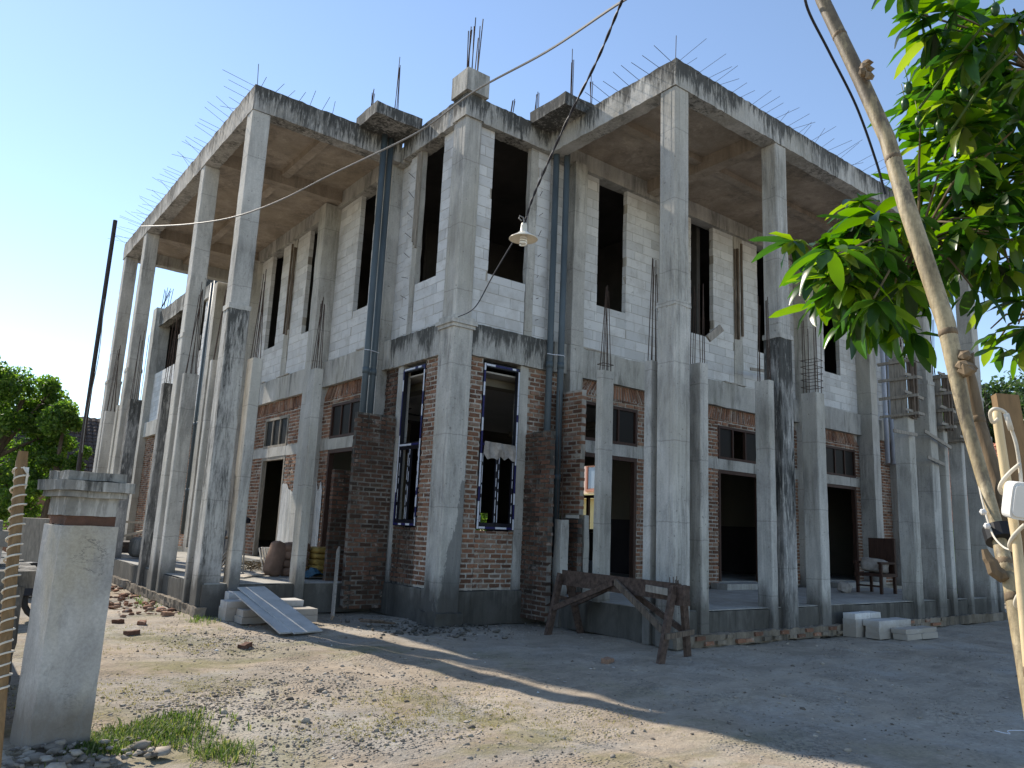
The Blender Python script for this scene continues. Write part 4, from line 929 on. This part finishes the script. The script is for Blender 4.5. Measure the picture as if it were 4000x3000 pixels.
# second wall end with cap at far left edge
G2=empty('gate_pillar',(-7.6,-3.9,0),'cap of another concrete pillar just entering at the left edge','pillar')
c2=at(-60,2080,7.5)
MB().rough((c2.x-.25,c2.y-.2,-.1),(c2.x+.12,c2.y+.2,c2.z-.1),'whitewash',step=.2,jit=.003).build('shaft',G2)
MB().rough((c2.x-.32,c2.y-.25,c2.z-.1),(c2.x+.17,c2.y+.25,c2.z+.02),'plinth',step=.15,jit=.004).build('cap_slab',G2)
MB().rough((c2.x-.25,c2.y-.2,c2.z+.02),(c2.x+.10,c2.y+.2,c2.z+.1),'plinth',step=.15,jit=.004).build('cap_top',G2)
S_=empty('wire_wrapped_stick',at(20,2800,4.6),'tan bamboo stick wound with a white wire, left of the gate pillar','stick')
a=at(85,1800,4.9); b=at(-5,2790,4.6); dd=b-a; b2=b+dd*(b.z/(-dd.z))*1.0
MB().tube([a,a.lerp(b2,.3),a.lerp(b2,.6),b2],.028,'stick',12).build('pole',S_,smooth=False)
MB().tube([at(92,1762,4.9),a],[.024,.028],'stick',10).build('pole_tip',S_)
MB().tube([at(86,1825,4.89),at(82,1866,4.89)],.034,'white',10).build('pipe_clip',S_)
pts=[]; u=dd.orthogonal().normalized(); v=dd.normalized().cross(u)
for i in range(260):
    t_=.04+.9*i/260; an=i*.52; r_=.034+.006*math.sin(i*.3); pts.append(a.lerp(b,t_)+(u*math.cos(an)+v*math.sin(an))*r_)
MB().tube(pts,.005,'wirew',5).build('spiral_wire',S_)
MB().tube([at(92,1825,4.86),at(108,1850,4.84),at(98,1905,4.84),at(80,1930,4.84),at(60,1950,4.84)],.006,'wirew',6).build('wire_end',S_)

# ------------------------------------------------------------ steel pole at left, cables, lamp
m=MB(); m.tube([(-3.8,11.0,0),(-3.8,11.0,9.2)],.055,'steel',10); m.build('steel_pole',None,'tall thin dark steel pole standing left of the left porch','pole')
def sag(a,b,n=24,s=.3,wob=.0):
    a=Vector(a);b=Vector(b); return [a.lerp(b,i/n)-Vector((0,0,s*4*(i/n)*(1-i/n)))+Vector((0,0,wob*math.sin(i*1.9))) for i in range(n+1)]
def path(pts,sub=8):   # smooth through points
    P_=[pts[0]]+pts+[pts[-1]]; out=[]
    for i in range(1,len(P_)-2):
        p0,p1_,p2,p3=P_[i-1:i+3]
        for k in range(sub):
            t_=k/sub; out.append(.5*((2*p1_)+(-p0+p2)*t_+(2*p0-5*p1_+4*p2-p3)*t_*t_+(-p0+3*p1_-3*p2+p3)*t_**3))
    out.append(P_[-2]); return out
k=4000/2212
c1=path([at(1420*k,-40*k,5.5),at(1330*k,12*k,6),at(1180*k,112*k,7),at(1020*k,200*k,8),at(900*k,287*k,9),at(720*k,375*k,10.4),at(600*k,435*k,11.5),at(500*k,470*k,12.6),at(400*k,485*k,14.),at(305*k,489*k,17.8)])
MB().tube(c1,.011,'cable',6).build('cable',None,'thin grey cable looping from the top right across to the end of the left roof','cable')
def twist(pts,r,off,mats,name,lab):
    e=empty(name,pts[0],lab,'cable')
    for ph,mt in zip((0,math.pi),mats):
        q=[]
        for i,p in enumerate(pts): q.append(Vector(p)+Vector((math.cos(i*.7+ph)*off,math.sin(i*.7+ph)*off*.6,math.sin(i*.7+ph)*off*.5)))
        MB().tube(q,r,mt,6).build('strand',e)
lp=at(2047,880,7.0)
c2=path([at(1360*k,-40*k,5.6),at(1338*k,15*k,5.8),at(1290*k,130*k,6.1),at(1230*k,250*k,6.4),at(1180*k,360*k,6.7),at(1150*k,430*k,6.9),lp],14)
twist(c2,.006,.0055,('cabled','cabled'),'lamp_cable','twisted black cable from which the yard lamp hangs')
c3=path([lp,at(1110*k,520*k,7.6),at(1065*k,595*k,9.),at(1025*k,665*k,11.5),Vector((.02,-.08,5.15))],10)
MB().tube(c3,.008,'cabled',6).build('cable',None,'thin dark tail of cable from the yard lamp to the corner column cap','cable')
MB().tube(path([at(1735*k,-40*k,3.8),at(1745*k,20*k,3.8),at(1790*k,110*k,4.0),at(1850*k,230*k,4.2),at(1893*k,350*k,4.3),at(1912*k,420*k,4.3)]),.006,'cabled',6).build('cable',None,'dark cable hanging left of the leaning bamboo pole','cable')
MB().tube(path([Vector((-3.8,10.9,7)),Vector((-3.75,10.8,5.5)),Vector((-3.82,10.8,4.)),Vector((-3.8,10.8,3))]),.01,'cable',5).build('cable',None,'slack wire hanging beside the dark steel pole','cable')
LM=empty('yard_lamp',lp,'hanging yard lamp with a pale enamel shade and spiral bulb','lamp')
z0=lp.z
MB().lathe([(.0,.02),(.022,.02),(.03,-.01),(.03,-.06),(.05,-.075),(.07,-.09),(.125,-.125),(.13,-.132),(.126,-.134),(.07,-.105),(.04,-.09),(0,-.085)],'enamel',lp,32).build('lamp_shade',LM,smooth=True)
pts=[lp+Vector((.028*math.cos(i*.55),.028*math.sin(i*.55),-.105-.0021*i)) for i in range(40)]
MB().tube(pts,.0085,'bulb',8).build('bulb',LM,smooth=True); MB().lathe([(0,-.08),(.022,-.08),(.022,-.12),(0,-.12)],'white',lp,14).build('bulb_base',LM)
MB().tube([lp+Vector((-.02,.01,.04)),lp+Vector((-.045,.02,.06)),lp+Vector((-.04,.02,.085)),lp+Vector((-.01,0,.07)),lp+Vector((0,0,.02))],.006,'cable',6).build('hook',LM)

# ------------------------------------------------------------ bamboo poles at right
def bam(name,pts,rs,mat,lab,grp=None,nodes=(),n=16):
    e=empty(name,pts[-1],lab,'pole',grp); pp=[];rr=[]
    for i in range(len(pts)-1):
        for k_ in range(6): t_=k_/6; pp.append(pts[i].lerp(pts[i+1],t_)); rr.append(rs[i]+(rs[i+1]-rs[i])*t_)
    pp.append(pts[-1]); rr.append(rs[-1]); Lc=[0]
    for i in range(1,len(pp)): Lc.append(Lc[-1]+(pp[i]-pp[i-1]).length)
    MB().tube(pp,rr,mat,n).build('culm',e,smooth=True)
    for f in nodes:
        d=f*Lc[-1]; i=max(j for j in range(len(Lc)) if Lc[j]<=d); i=min(i,len(pp)-2); t_=(d-Lc[i])/(Lc[i+1]-Lc[i]); c=pp[i].lerp(pp[i+1],t_); dr=(pp[i+1]-pp[i]).normalized()
        MB().tube([c-dr*.012,c-dr*.004,c,c+dr*.004,c+dr*.012],[rr[i]*.995,rr[i]*1.03,rr[i]*1.06,rr[i]*1.03,rr[i]*.995],'bamboodark' if mat!='bamboodark' else mat,n).build('node',e,smooth=True)
    return e
A_=[at(3165,-150,3.9),at(3213,0,3.8),at(3362,312,3.5),at(3466,542,3.3),at(3542,805,3.1),at(3606,995,3.0),at(3696,1266,2.87),at(3738,1470,2.8),at(3779,1662,2.75),at(3845,1888,2.67),at(3893,2060,2.6),at(3935,2250,2.52)]
eb=bam('bamboo_pole',A_,[.026,.027,.028,.028,.029,.029,.028,.024,.019,.018,.018,.020],'bamboo','thick leaning bamboo pole crossing the upper right of the view',None,(.155,.41,.69,.985))
def lump(pts,r0,r1,mt,nm,par):
    for x,y,d in pts:
        c=at(x,y,d); MB().add([c+Vector(v)*U(r0,r1)*U(.6,1.3) for v in ICO],[tuple(int(t_) for t_ in f) for f in ICF],mt).build(nm,par)
lump(((3378,262,3.48),(3392,272,3.5),(3370,285,3.45),(3395,300,3.45),(3382,248,3.5)),.016,.024,'bamboodark','branch_stub',eb)
bam('bamboo_pole',[at(3765,1390,2.88),at(3790,1500,2.84),at(3823,1662,2.8),at(3893,1888,2.72),at(3936,2060,2.65),at(3960,2260,2.58)],[.017,.021,.022,.023,.022,.018],'bamboodark','darker bamboo length lashed to the right side of the leaning pole',None,(.3,.8))
lump(((3770,1395,2.8),(3785,1410,2.82),(3760,1430,2.78),(3795,1440,2.8),(3780,1450,2.78)),.018,.03,'bamboodark','knot',eb)
c0=at(3945,2240,2.5); bt=at(4004,2611,2.42); dd=bt-c0
bam('bamboo_pole',[c0,c0.lerp(bt,.5),bt,c0+dd*(c0.z/(-dd.z))],[.021,.020,.019,.019],'bamboo','lower pale bamboo prop running down to the ground at the right edge',None,(.04,))
kn=[at(x,y,2.48) for x,y in ((3845,2145),(3858,2180),(3872,2195),(3885,2230),(3915,2250),(3935,2245))]
MB().tube(kn,[.008,.014,.017,.02,.02,.014],'bamboodark',8).build('branch_stub',eb)
MB().tube([at(3903,2065,2.6),at(3918,2115,2.58)],[.043,.043],'rubber',18).build('black_tape',eb)
MB().tube(path([at(3825,1900,2.66),at(3838,1960,2.62),at(3860,2040,2.57),at(3885,2100,2.52),at(3925,2140,2.45),at(3965,2150,2.4)]),.0025,'wirew',6).build('tie_wire',eb)
for x,y in ((3840,2000),(3856,2055)): MB().add([at(x,y,2.55)+Vector(v)*.010 for v in ICO],[tuple(int(t_) for t_ in f) for f in ICF],'white').build('wire_knot',eb)
fp=[at(3890,1600,2.2),at(3933,1888,2.17),at(3972,2114,2.14),at(3993,2340,2.1)]; d_=fp[-1]-fp[-2]; fp.append(fp[-1]+d_*(fp[-1].z/-d_.z))
et=bam('bamboo_stick',fp,[.0105,.0105,.0105,.0105,.0105],'bamboopale','slim pale bamboo stick wound with white wire at the right edge',None,(.3,),14)
for x0,y0 in ((3928,1888),(3966,2110),(3988,2335)):
    pts=[at(x0+55,y0-75,2.10),at(x0+20,y0-45,2.12),at(x0-12,y0-8,2.13),at(x0-22,y0+22,2.15),at(x0-10,y0+40,2.17),at(x0+8,y0+30,2.2),at(x0+25,y0,2.22)]
    MB().tube(path(pts,5),.0046,'wirew',8).build('wire_loop',et,smooth=True)
MB().tube(path([at(3900,1635,2.15),at(3878,1650,2.15),at(3868,1615,2.13),at(3885,1597,2.11),at(3925,1610,2.12),at(3940,1650,2.12),at(3968,1730,2.12),at(3984,1830,2.12),at(3990,1900,2.12)]),.0042,'wirew',8).build('wire_loop',et,smooth=True)
MB().tube([at(3930,1615,2.11),at(3950,1680,2.11)],.0062,'wirew',8).build('cable_joint',et,smooth=True)
pk=[at(3925,1545,2.32),at(4085,2500,2.2)]; dd=pk[1]-pk[0]; pk[1]=pk[0]+dd*(pk[0].z/-dd.z)
m=MB(); m.beam(pk[0],pk[1],.058,.022,'woodold2' if 'woodold2' in M_ else 'stick',up=tuple(_f)); m.build('wooden_stake',None,'flat brown timber stake behind the slim bamboo stick at the right edge','stake')
bx=empty('switch_box',at(3995,1960,2.05),'white plastic outdoor box fixed to the stake at the right edge','box')
def cambox(cx,cy,d,w,h,t_,mat,nm,par,r_=.2):
    c=at(cx,cy,d); rt=(_ri+_up*-.12).normalized(); dn=(_up+_ri*.12).normalized(); f_=rt.cross(dn)*-1
    vs=[];fs=[]; n=24
    for s_ in (0,1):
        for i in range(n):
            a=2*math.pi*i/n; ca,sa=math.cos(a),math.sin(a); e=.35; x=math.copysign(abs(ca)**e,ca)*w/2; y=math.copysign(abs(sa)**e,sa)*h/2
            vs.append(c+rt*x+dn*y+_f*(t_*s_))
    for i in range(n): j=(i+1)%n; fs.append((i,j,n+j,n+i))
    fs.append(tuple(range(n))[::-1]); fs.append(tuple(range(n,2*n))); m=MB(); m.add(vs,fs,mat); return m.build(nm,par)
cambox(4003,1960,2.08,.062,.084,.03,'white','housing',bx); cambox(4005,1960,2.075,.050,.072,.01,'white','cover',bx)

# ------------------------------------------------------------ mango tree
random.seed(21)
def leaf_mesh(L_,W,mat,droop=.3,fold=.25,seg=6,wave=.0):
    vs=[];fs=[]
    for i in range(seg+1):
        t_=i/seg; w=W*math.sin(math.pi*min(1,t_**1.1*.96+.02))**.75*(.5); x=L_*t_*(1-.12*droop*t_); z=-droop*L_*t_*t_
        wz=wave*math.sin(i*2.2)
        vs+=[(x,-w,z+fold*w+wz),(x,0,z),(x,w,z+fold*w-wz)]
    for i in range(seg):
        k_=i*3; fs+=[(k_,k_+1,k_+4,k_+3),(k_+1,k_+2,k_+5,k_+4)]
    m=MB(); m.add(vs,fs,mat); return m.mesh('leaf',True)
LV=[leaf_mesh(U(.17,.25),U(.050,.068),'mango',U(.05,.55),U(.15,.45),6,U(0,.006)) for _ in range(9)]
tree=empty('mango_tree',at(4600,2600,6),'mango tree with glossy sunlit leaves hanging in from the right','tree')
# trunk stands outside the frame to the right, limbs reach in
tb=Vector((-1.9,-9.9,0))
trunk=MB().tube([tb,tb+Vector((0,.05,1.2)),tb+Vector((-.1,.1,2.6)),tb+Vector((-.2,.1,4.2))],[.19,.16,.13,.09],'bark',12).build('trunk',tree,smooth=True)
k=4000/2212
cl=[(1812,528,3.9,1),(1770,560,3.9,1),(1850,480,4.,1),(1895,455,4.1,1),(1760,610,3.9,1),(1808,600,4.,.9),(1870,560,4.1,.9),(1840,640,4.,.9),(1905,610,4.2,.9),(1935,540,4.3,.9),(1880,690,4.,1),(1925,690,4.1,1),(1968,640,4.3,.9),(1790,665,4.,.7),(1985,590,4.3,.8),(1830,710,4.,.5),(1950,720,4.2,.8),(1890,520,4.2,.9),(1990,700,4.3,.7),
 (1950,30,4.4,1),(2005,60,4.4,1),(2060,30,4.5,1),(2120,40,4.6,1),(2190,20,4.5,1),(1990,120,4.5,1),(2050,110,4.4,1),(2110,110,4.5,1),(2175,100,4.6,1),(1945,215,4.4,1),(1985,190,4.5,1),(2040,190,4.5,1),(2100,190,4.4,1),(2160,180,4.5,1),(2210,190,4.6,1),(1950,275,4.4,.8),(2005,270,4.5,1),(2070,270,4.5,1),(2130,260,4.4,1),(2190,280,4.5,1),(2000,340,4.5,.8),(2055,345,4.5,.9),(2110,340,4.5,1),(2170,350,4.4,1),(2215,370,4.5,1),(1965,400,4.6,.6),(2040,420,4.5,.9),(2100,420,4.5,1),(2160,430,4.5,1),(2210,450,4.5,1),(2020,480,4.6,.7),(2075,495,4.5,1),(2135,500,4.5,1),(2195,520,4.6,1),(2060,545,4.6,.8),(2120,560,4.6,.6),(2185,590,4.6,.8),(2215,640,4.6,.9),(2100,620,4.6,.4),(2160,650,4.6,.5),(2200,700,4.6,.8),(2140,710,4.6,.5),(2215,740,4.6,.5),(2150,745,4.6,.3),(2020,390,4.7,1),(1985,450,4.7,.8),(2080,390,4.8,1),(2140,390,4.8,1),(2190,400,4.8,1),(2050,510,4.7,1),(2110,470,4.8,1),(2010,560,4.6,1),(2160,560,4.8,1),(2030,300,4.7,1),(2150,310,4.8,1),(2090,60,4.8,1),(2150,130,4.8,1),(2030,230,4.7,1)]
nleaf=0; extra=MB(); clusters=[]
hubs=[at(2140*k,470*k,4.8),at(2230*k,150*k,4.9),at(2230*k,680*k,4.9)]
limbs=MB()
limbs.tube([tb+Vector((-.2,.1,4.0)),at(2330*k,300*k,5.0),at(2230*k,150*k,4.9)],[.07,.045,.025],'bark',8); limbs.tube([tb+Vector((-.1,.1,2.9)),at(2330*k,470*k,5.),at(2140*k,540*k,4.75),at(1990*k,520*k,4.5)],[.06,.04,.018,.010],'bark',8); limbs.tube([tb+Vector((-.1,.1,2.6)),at(2330*k,640*k,5.),at(2230*k,680*k,4.9)],[.05,.03,.018],'bark',8)
limbs.build('limb',tree,smooth=True)
crown=empty('crown',(0,0,0)); crown.parent=tree; crown.matrix_parent_inverse=parent_inv(tree)
stems=MB(); leaves=[]
for ci,(px,py,d,dn) in enumerate(cl):
    if ci<19: px,py=1895+(px-1890)*.74,572+(py-590)*.72
    elif px<2060: px+=38
    c=at(px*k,py*k,d+U(-.35,.45)); hub=min(hubs+[at(1985*k,525*k,4.5)],key=lambda h:(h-c).length); stems.tube([hub,hub.lerp(c,.6)+Vector((0,0,.05)),c],[.008,.006,.004],'twig',5)
    ax=(c-hub).normalized()
    for rep in range((4 if dn>=.9 else 2) if ci<19 else (2 if dn>=.9 else 1)):
        cc=c+Vector((U(-.14,.14),U(-.14,.14),U(-.12,.12)))*min(1.6,rep+.3)+(c-CAM).normalized()*(.22*rep)*U(.6,1.2); n=int(U(9,14)*dn)
        for i in range(n):
            a=i*2.4+U(-.3,.3); el=U(-.75,.45); dr=Vector((math.cos(a)*math.cos(el),math.sin(a)*math.cos(el),math.sin(el)-.15))+ax*.55; dr.normalize()
            nr=Vector((U(-.5,.5),U(-.5,.5),1)); sd=nr.cross(dr).normalized(); up=dr.cross(sd)
            s_=U(.7,1.15); mt=Matrix(((dr.x*s_,sd.x*s_,up.x*s_,cc.x),(dr.y*s_,sd.y*s_,up.y*s_,cc.y),(dr.z*s_,sd.z*s_,up.z*s_,cc.z),(0,0,0,1))); leaves.append(((cc-CAM).length,mt,random.randrange(9)))
leaves.sort(key=lambda q:q[0])
for i,(dd,mt,v_) in enumerate(leaves):
    if i<300: part('leaf',crown,LV[v_],mt)
    else:
        me=LV[v_]; extra.add([mt@v.co for v in me.vertices],[tuple(p.vertices) for p in me.polygons],'mango')
extra.build('foliage',tree,kind='stuff',smooth=True); stems.build('twigs',tree)
for x,y in ((2048,235),(1962,190),(2082,200),(2178,60),(1985,262),(2030,272),(1955,225),(2150,20)):
    c=at(x*k,y*k,4.15); m=MB(); pr=[(0,.032),(.009,.028),(.016,.014),(.018,0),(.015,-.017),(.007,-.030),(0,-.032)]; m.lathe(pr,'fruit',c,12); m.tube([c+Vector((0,0,.032)),c+Vector((.02,.02,.12))],.002,'grass',4); m.build('mango',tree,smooth=True)
for (a,b) in (((2120,60),(1985,235)),((2180,95),(2050,290)),((2190,110),(2100,190))):
    MB().tube([at(a[0]*k,a[1]*k,4.1),at(((a[0]+b[0])/2+5)*k,((a[1]+b[1])/2-8)*k,4.1),at(b[0]*k,b[1]*k,4.1)],.006,'grass',6).build('fruit_stalk',tree)

# ------------------------------------------------------------ background trees, houses
def bgtree(name,base,crowns,nl,size,mat,lab,grp=None,trunk=.2,cat='tree'):
    e=empty(name,base,lab,cat,grp); top=Vector(crowns[0][:3])
    tm=MB(); tm.tube([base,Vector(base).lerp(top,.5)+Vector((.1,0,0)),top],[trunk,trunk*.7,trunk*.3],'bark',8)
    for c in crowns[1:]: tm.tube([Vector(base).lerp(top,.6),Vector(c[:3])],[trunk*.4,trunk*.15],'bark',6)
    tm.build('trunk',e,smooth=True)
    tot=sum(c[3]**2 for c in crowns); V=[];
    for c in crowns:
        n=int(nl*c[3]**2/tot); sub=[]
        for _ in range(max(6,int(c[3]*9))):
            v=rng.normal(size=3); v/=np.linalg.norm(v); sub.append((np.array(c[:3])+v*c[3]*rng.uniform(.35,.9)*np.array([1,1,.85]),c[3]*rng.uniform(.22,.42)))
        idx=rng.integers(0,len(sub),n); cen=np.array([sub[i][0] for i in idx]); rad=np.array([sub[i][1] for i in idx])
        v=rng.normal(size=(n,3)); v/=np.linalg.norm(v,axis=1)[:,None]; p=cen+v*(rad*rng.uniform(.5,1.1,n))[:,None]; V.append(p)
    p=np.concatenate(V); n=len(p); d=rng.normal(size=(n,3)); d/=np.linalg.norm(d,axis=1)[:,None]; s=rng.normal(size=(n,3)); s=np.cross(d,s); s/=np.linalg.norm(s,axis=1)[:,None]
    sz=size*rng.uniform(.6,1.3,n)[:,None]; a=p-d*sz; b=p+s*sz*.45; c=p+d*sz; q=p-s*sz*.45
    VV=np.stack([a,b,c,q],1).reshape(-1,3); F=np.arange(4*n)
    me=bpy.data.meshes.new('crown'); me.vertices.add(4*n); me.vertices.foreach_set('co',VV.reshape(-1)); me.loops.add(4*n); me.loops.foreach_set('vertex_index',F); me.polygons.add(n); me.polygons.foreach_set('loop_start',np.arange(0,4*n,4)); me.update(); me.validate(); me.materials.append(M_[mat])
    o=bpy.data.objects.new('crown',me); link(o,e); return e
def ony(px,py,y): v=ray(px,py); return CAM+v*((y-CAM.y)/v.y)
def onx(px,py,x): v=ray(px,py); return CAM+v*((x-CAM.x)/v.x)
c=lambda px,py,y,r: (*ony(px,py,y),r)
bgtree('leafy_tree',(-6.0,20,0),[c(90,1560,20,1.5),c(200,1530,20,.9),c(30,1750,20,1.5),c(180,1700,20,1.1),c(60,1950,20,1.3),c(-80,1500,20,1.5)],26000,.085,'leaf','bright green bushy tree at the far left behind the gate pillar',trunk=.22)
bgtree('leafy_tree',(-3.6,19,0),[c(250,1660,18.5,.9),c(290,1790,18.5,.55),c(230,1830,18.5,.8),c(160,1880,18.5,.9)],12000,.075,'leaf','smaller green tree just left of the dark steel pole',trunk=.14)
bgtree('distant_tree',(-.5,42,0),[c(520,1690,42,1.6),c(430,1730,42,1.5),c(330,1760,42,1.6)],6000,.13,'leafd','hazy dark tree crown over the old tiled roof',trunk=.3)
cx=lambda px,py,x,r: (*onx(px,py,x),r)
bgtree('dark_tree',(30,1.5,0),[cx(3880,1640,28,2.2),cx(3990,1700,28,2.4),cx(4100,1650,28,3.),cx(3900,1900,28,2.),cx(4020,2000,28,2.2)],26000,.12,'leafd','tall dark tree at the right behind the bamboo poles',trunk=.35)
bgtree('roadside_tree',(27,4.2,0),[cx(3730,1700,26,1.3),cx(3740,1560,26,1.0),cx(3700,1800,26,1.1),cx(3760,1850,26,1.0)],9000,.10,'leaf','green tree showing between the far right columns',trunk=.2)
bgtree('hedge_bush',(19.5,1.55,0),[cx(3735,2120,19,.55),cx(3720,2230,19,.5),cx(3745,2300,19,.45)],5000,.07,'leaf','yellow green garden bush between the far right columns',trunk=.05,cat='bush')
bgtree('garden_tree',(19,27,0),[(19,26,2.6,1.6),(20.5,27.5,1.6,1.4),(17.6,25.6,1.5,1.2)],7000,.12,'leaf','garden greenery seen through the tall corner window',trunk=.12,cat='bush')
# tiled roof house at right
def house(name,x0,x1,y0,y1,h,ridge,axis,wm,rm,lab,over=.5,th=.28,tiles=True):
    e=empty(name,((x0+x1)/2,(y0+y1)/2,0),lab,'house')
    MB().box((x0,y0,0),(x1,y1,h),wm).build('wall',e)
    m=MB()
    X0,X1,Y0,Y1=x0-over,x1+over,y0-over,y1+over
    if axis=='y':
        xm=(x0+x1)/2; sl=[((X0,Y0),(X0,Y1),(xm,Y0),(xm,Y1)),((X1,Y1),(X1,Y0),(xm,Y1),(xm,Y0))]
    else:
        ym=(y0+y1)/2; sl=[((X1,Y0),(X0,Y0),(X1,ym),(X0,ym)),((X0,Y1),(X1,Y1),(X0,ym),(X1,ym))]
    rows=0
    for e0,e1,r0,r1 in sl:
        A0=Vector((*e0,h-.15));A1=Vector((*e1,h-.15));B0=Vector((*r0,ridge));B1=Vector((*r1,ridge))
        wid=(A1-A0).length; ln=(B0-A0).length; nr=int(ln/.26); nc=int(wid/.24); nrm=(A1-A0).cross(B0-A0).normalized(); 
        if nrm.z<0: nrm=-nrm
        for r_ in range(nr):
            for cc in range(nc):
                u0,u1=cc/nc,(cc+.93)/nc; v0,v1=r_/nr-.01,(r_+1)/nr
                g_=lambda u,v,hh:A0.lerp(A1,u).lerp(B0.lerp(B1,u),v)+nrm*hh
                um=(u0+u1)/2; dz=U(-.008,.008)
                vs=[g_(u0,v0,.05+dz),g_(um,v0,.10+dz),g_(u1,v0,.05+dz),g_(u0,v1,.02+dz),g_(um,v1,.06+dz),g_(u1,v1,.02+dz),g_(u0,v0,.0),g_(u1,v0,.0)]
                m.add(vs,[(0,1,4,3),(1,2,5,4),(6,7,2,1,0)],rm)
        m.add([A0,A1,B1,B0],[(0,1,2,3)],rm)
    ro=m.build('roof',e)
    return e
M_['wallc']=simple('beige_house_paint',(.48,.42,.30),.8,.12,1)
h1=house('tiled_house',20.5,27,-3.5,6.,2.6,5.4,'y','wallc','tile','low house with a red clay tile roof behind the far right columns')
h2=house('old_house',-4.5,3,27,33,2.9,5.9,'x','brick','tiled','old brick house with a dark tiled roof behind the left porch')
MB().box((-4.0,26.93,1.0),(-3.2,26.99,2.1),'white').build('window_frame',h2); MB().box((-3.9,26.9,1.1),(-3.3,26.925,2.0),'glass').build('window',h2)
# pale two storey house seen through the open doorway
h3=empty('pale_house',(27,24,0),'pale pink and yellow house with pink framed windows seen through the open doorway','house')
MB().box((26.3,16,3.95),(30,30,8),'housew').build('upper_wall',h3); MB().box((26,15.8,3.65),(30,30.2,3.95),'housey').build('balcony_edge',h3); MB().box((26.6,16,0),(30,30,3.65),'housey').build('lower_wall',h3)
for y0 in (21.0,23.6,26.2):
    f=MB(); 
    for a,b,c_,d in ((y0,y0+.14,4.1,5.8),(y0+.86,y0+1.,4.1,5.8),(y0+.14,y0+.86,4.1,4.24),(y0+.14,y0+.86,5.66,5.8)): f.box((26.2,a,c_),(26.34,b,d),'pink')
    fo=f.build('window_frame',h3); MB().box((26.26,y0+.2,4.3),(26.3,y0+.8,5.6),'glassb').build('pane',fo)
for y0 in (17,20,23,26,29): MB().box((26.1,y0,0),(26.3,y0+.2,3.65),'housew').build('porch_post',h3)
# things behind the gate: board cabinet and motorbike
m=MB(); cb_=ony(200,2080,6.); m.box((cb_.x-.5,cb_.y,.0),(cb_.x+.75,cb_.y+.5,cb_.z+.25),'woodgrey'); m.build('cabinet',None,'pale boarded timber cabinet standing behind the low wall','cabinet')
lw=MB(); lw.rough((-7.5,7.2,0),(-4.9,7.4,1.1),'brick',step=.3,jit=.01); lw.build('garden_wall',None,'low brick garden wall behind the timber cabinet','wall')
mbk=empty('motorbike',(-6.9,2.5,0),'dark motorbike parked behind the low wall at the left edge','motorbike')
q=ony(20,2150,2.5); ox,oy=q.x,q.y
for dx in (-.6,.6):
    pts=[(ox+dx+.27*math.cos(t_*.35),oy,.3+.27*math.sin(t_*.35)) for t_ in range(19)]; MB().tube(pts,.045,'rubber',8).build('tyre',mbk)
    MB().lathe([(0,-.02),(.05,-.02),(.05,.02),(0,.02)],'steel',(ox+dx,oy,.3),10).build('hub',mbk)
MB().tube([(ox-.6,oy,.3),(ox-.45,oy,.75),(ox-.35,oy,1.0)],.03,'steel',8).build('fork',mbk)
MB().rough((ox-.4,oy-.12,.35),(ox+.45,oy+.12,.72),'black',step=.12,jit=.015).build('body',mbk); MB().rough((ox-.1,oy-.13,.72),(ox+.7,oy+.13,.82),'rubber',step=.12,jit=.01).build('seat',mbk)
MB().tube([(ox-.38,oy-.32,1.05),(ox-.34,oy,1.0),(ox-.38,oy+.32,1.05)],.018,'steel',6).build('handlebar',mbk)
MB().lathe([(0,.08),(.05,.07),(.08,0),(.05,-.07),(0,-.08)],'rubber',(ox-.45,oy,.95),12).build('headlight',mbk)
MB().tube([(ox-.36,oy-.3,1.05),(ox-.36,oy-.36,1.2)],.008,'steel',5).build('mirror_stem',mbk); MB().lathe([(0,.05),(.05,.03),(.05,-.03),(0,-.05)],'black',(ox-.36,oy-.36,1.24),10).build('mirror',mbk)
# handcart wheel and heap beside the porch
wh=empty('handcart',(-3.5,8.2,0),'old handcart with a dark wheel parked beside the left porch','cart')
cw=onz(450,2230,0.); pts=[(cw.x-.1,cw.y+.28*math.cos(t_*.35),.33+.28*math.sin(t_*.35)) for t_ in range(19)]; MB().tube(pts,.04,'rubber',8).build('tyre',wh)
MB().rough((cw.x-.05,cw.y-.4,.5),(cw.x+.45,cw.y+.5,.8),'steel',step=.2,jit=.02).build('tray',wh)
for s_ in (-.3,.3): MB().tube([(cw.x+.2+s_,cw.y-.3,.5),(cw.x+.2+s_,cw.y-1.2,.75)],.02,'steel',6).build('handle',wh)
o=sack('rubble_sack',(-2.2,9.6,.78),.9,.7,.5,'plinth','dark grey lumpy sack on the far end of the left porch',(0,0,.3),None,'sack')
m=MB(); m.lathe([(0,0),(.35,0),(.42,.55),(.44,.55),(.4,.5),(.33,.03),(0,.03)],'steel',n=20); o=m.build('tub',None,'dark round tub on the ground beyond the right porch end','tub',smooth=True); o.location=(14.3,-4.3,0)
MB().tube(path([Vector((.95,-7.75,.03)),Vector((1.0,-7.85,.02)),Vector((1.15,-7.8,.02)),Vector((1.45,-8.0,.02))]),.004,'tapewhite',5).build('white_wire',None,'short bit of white wire lying on the ground at the lower right','wire')
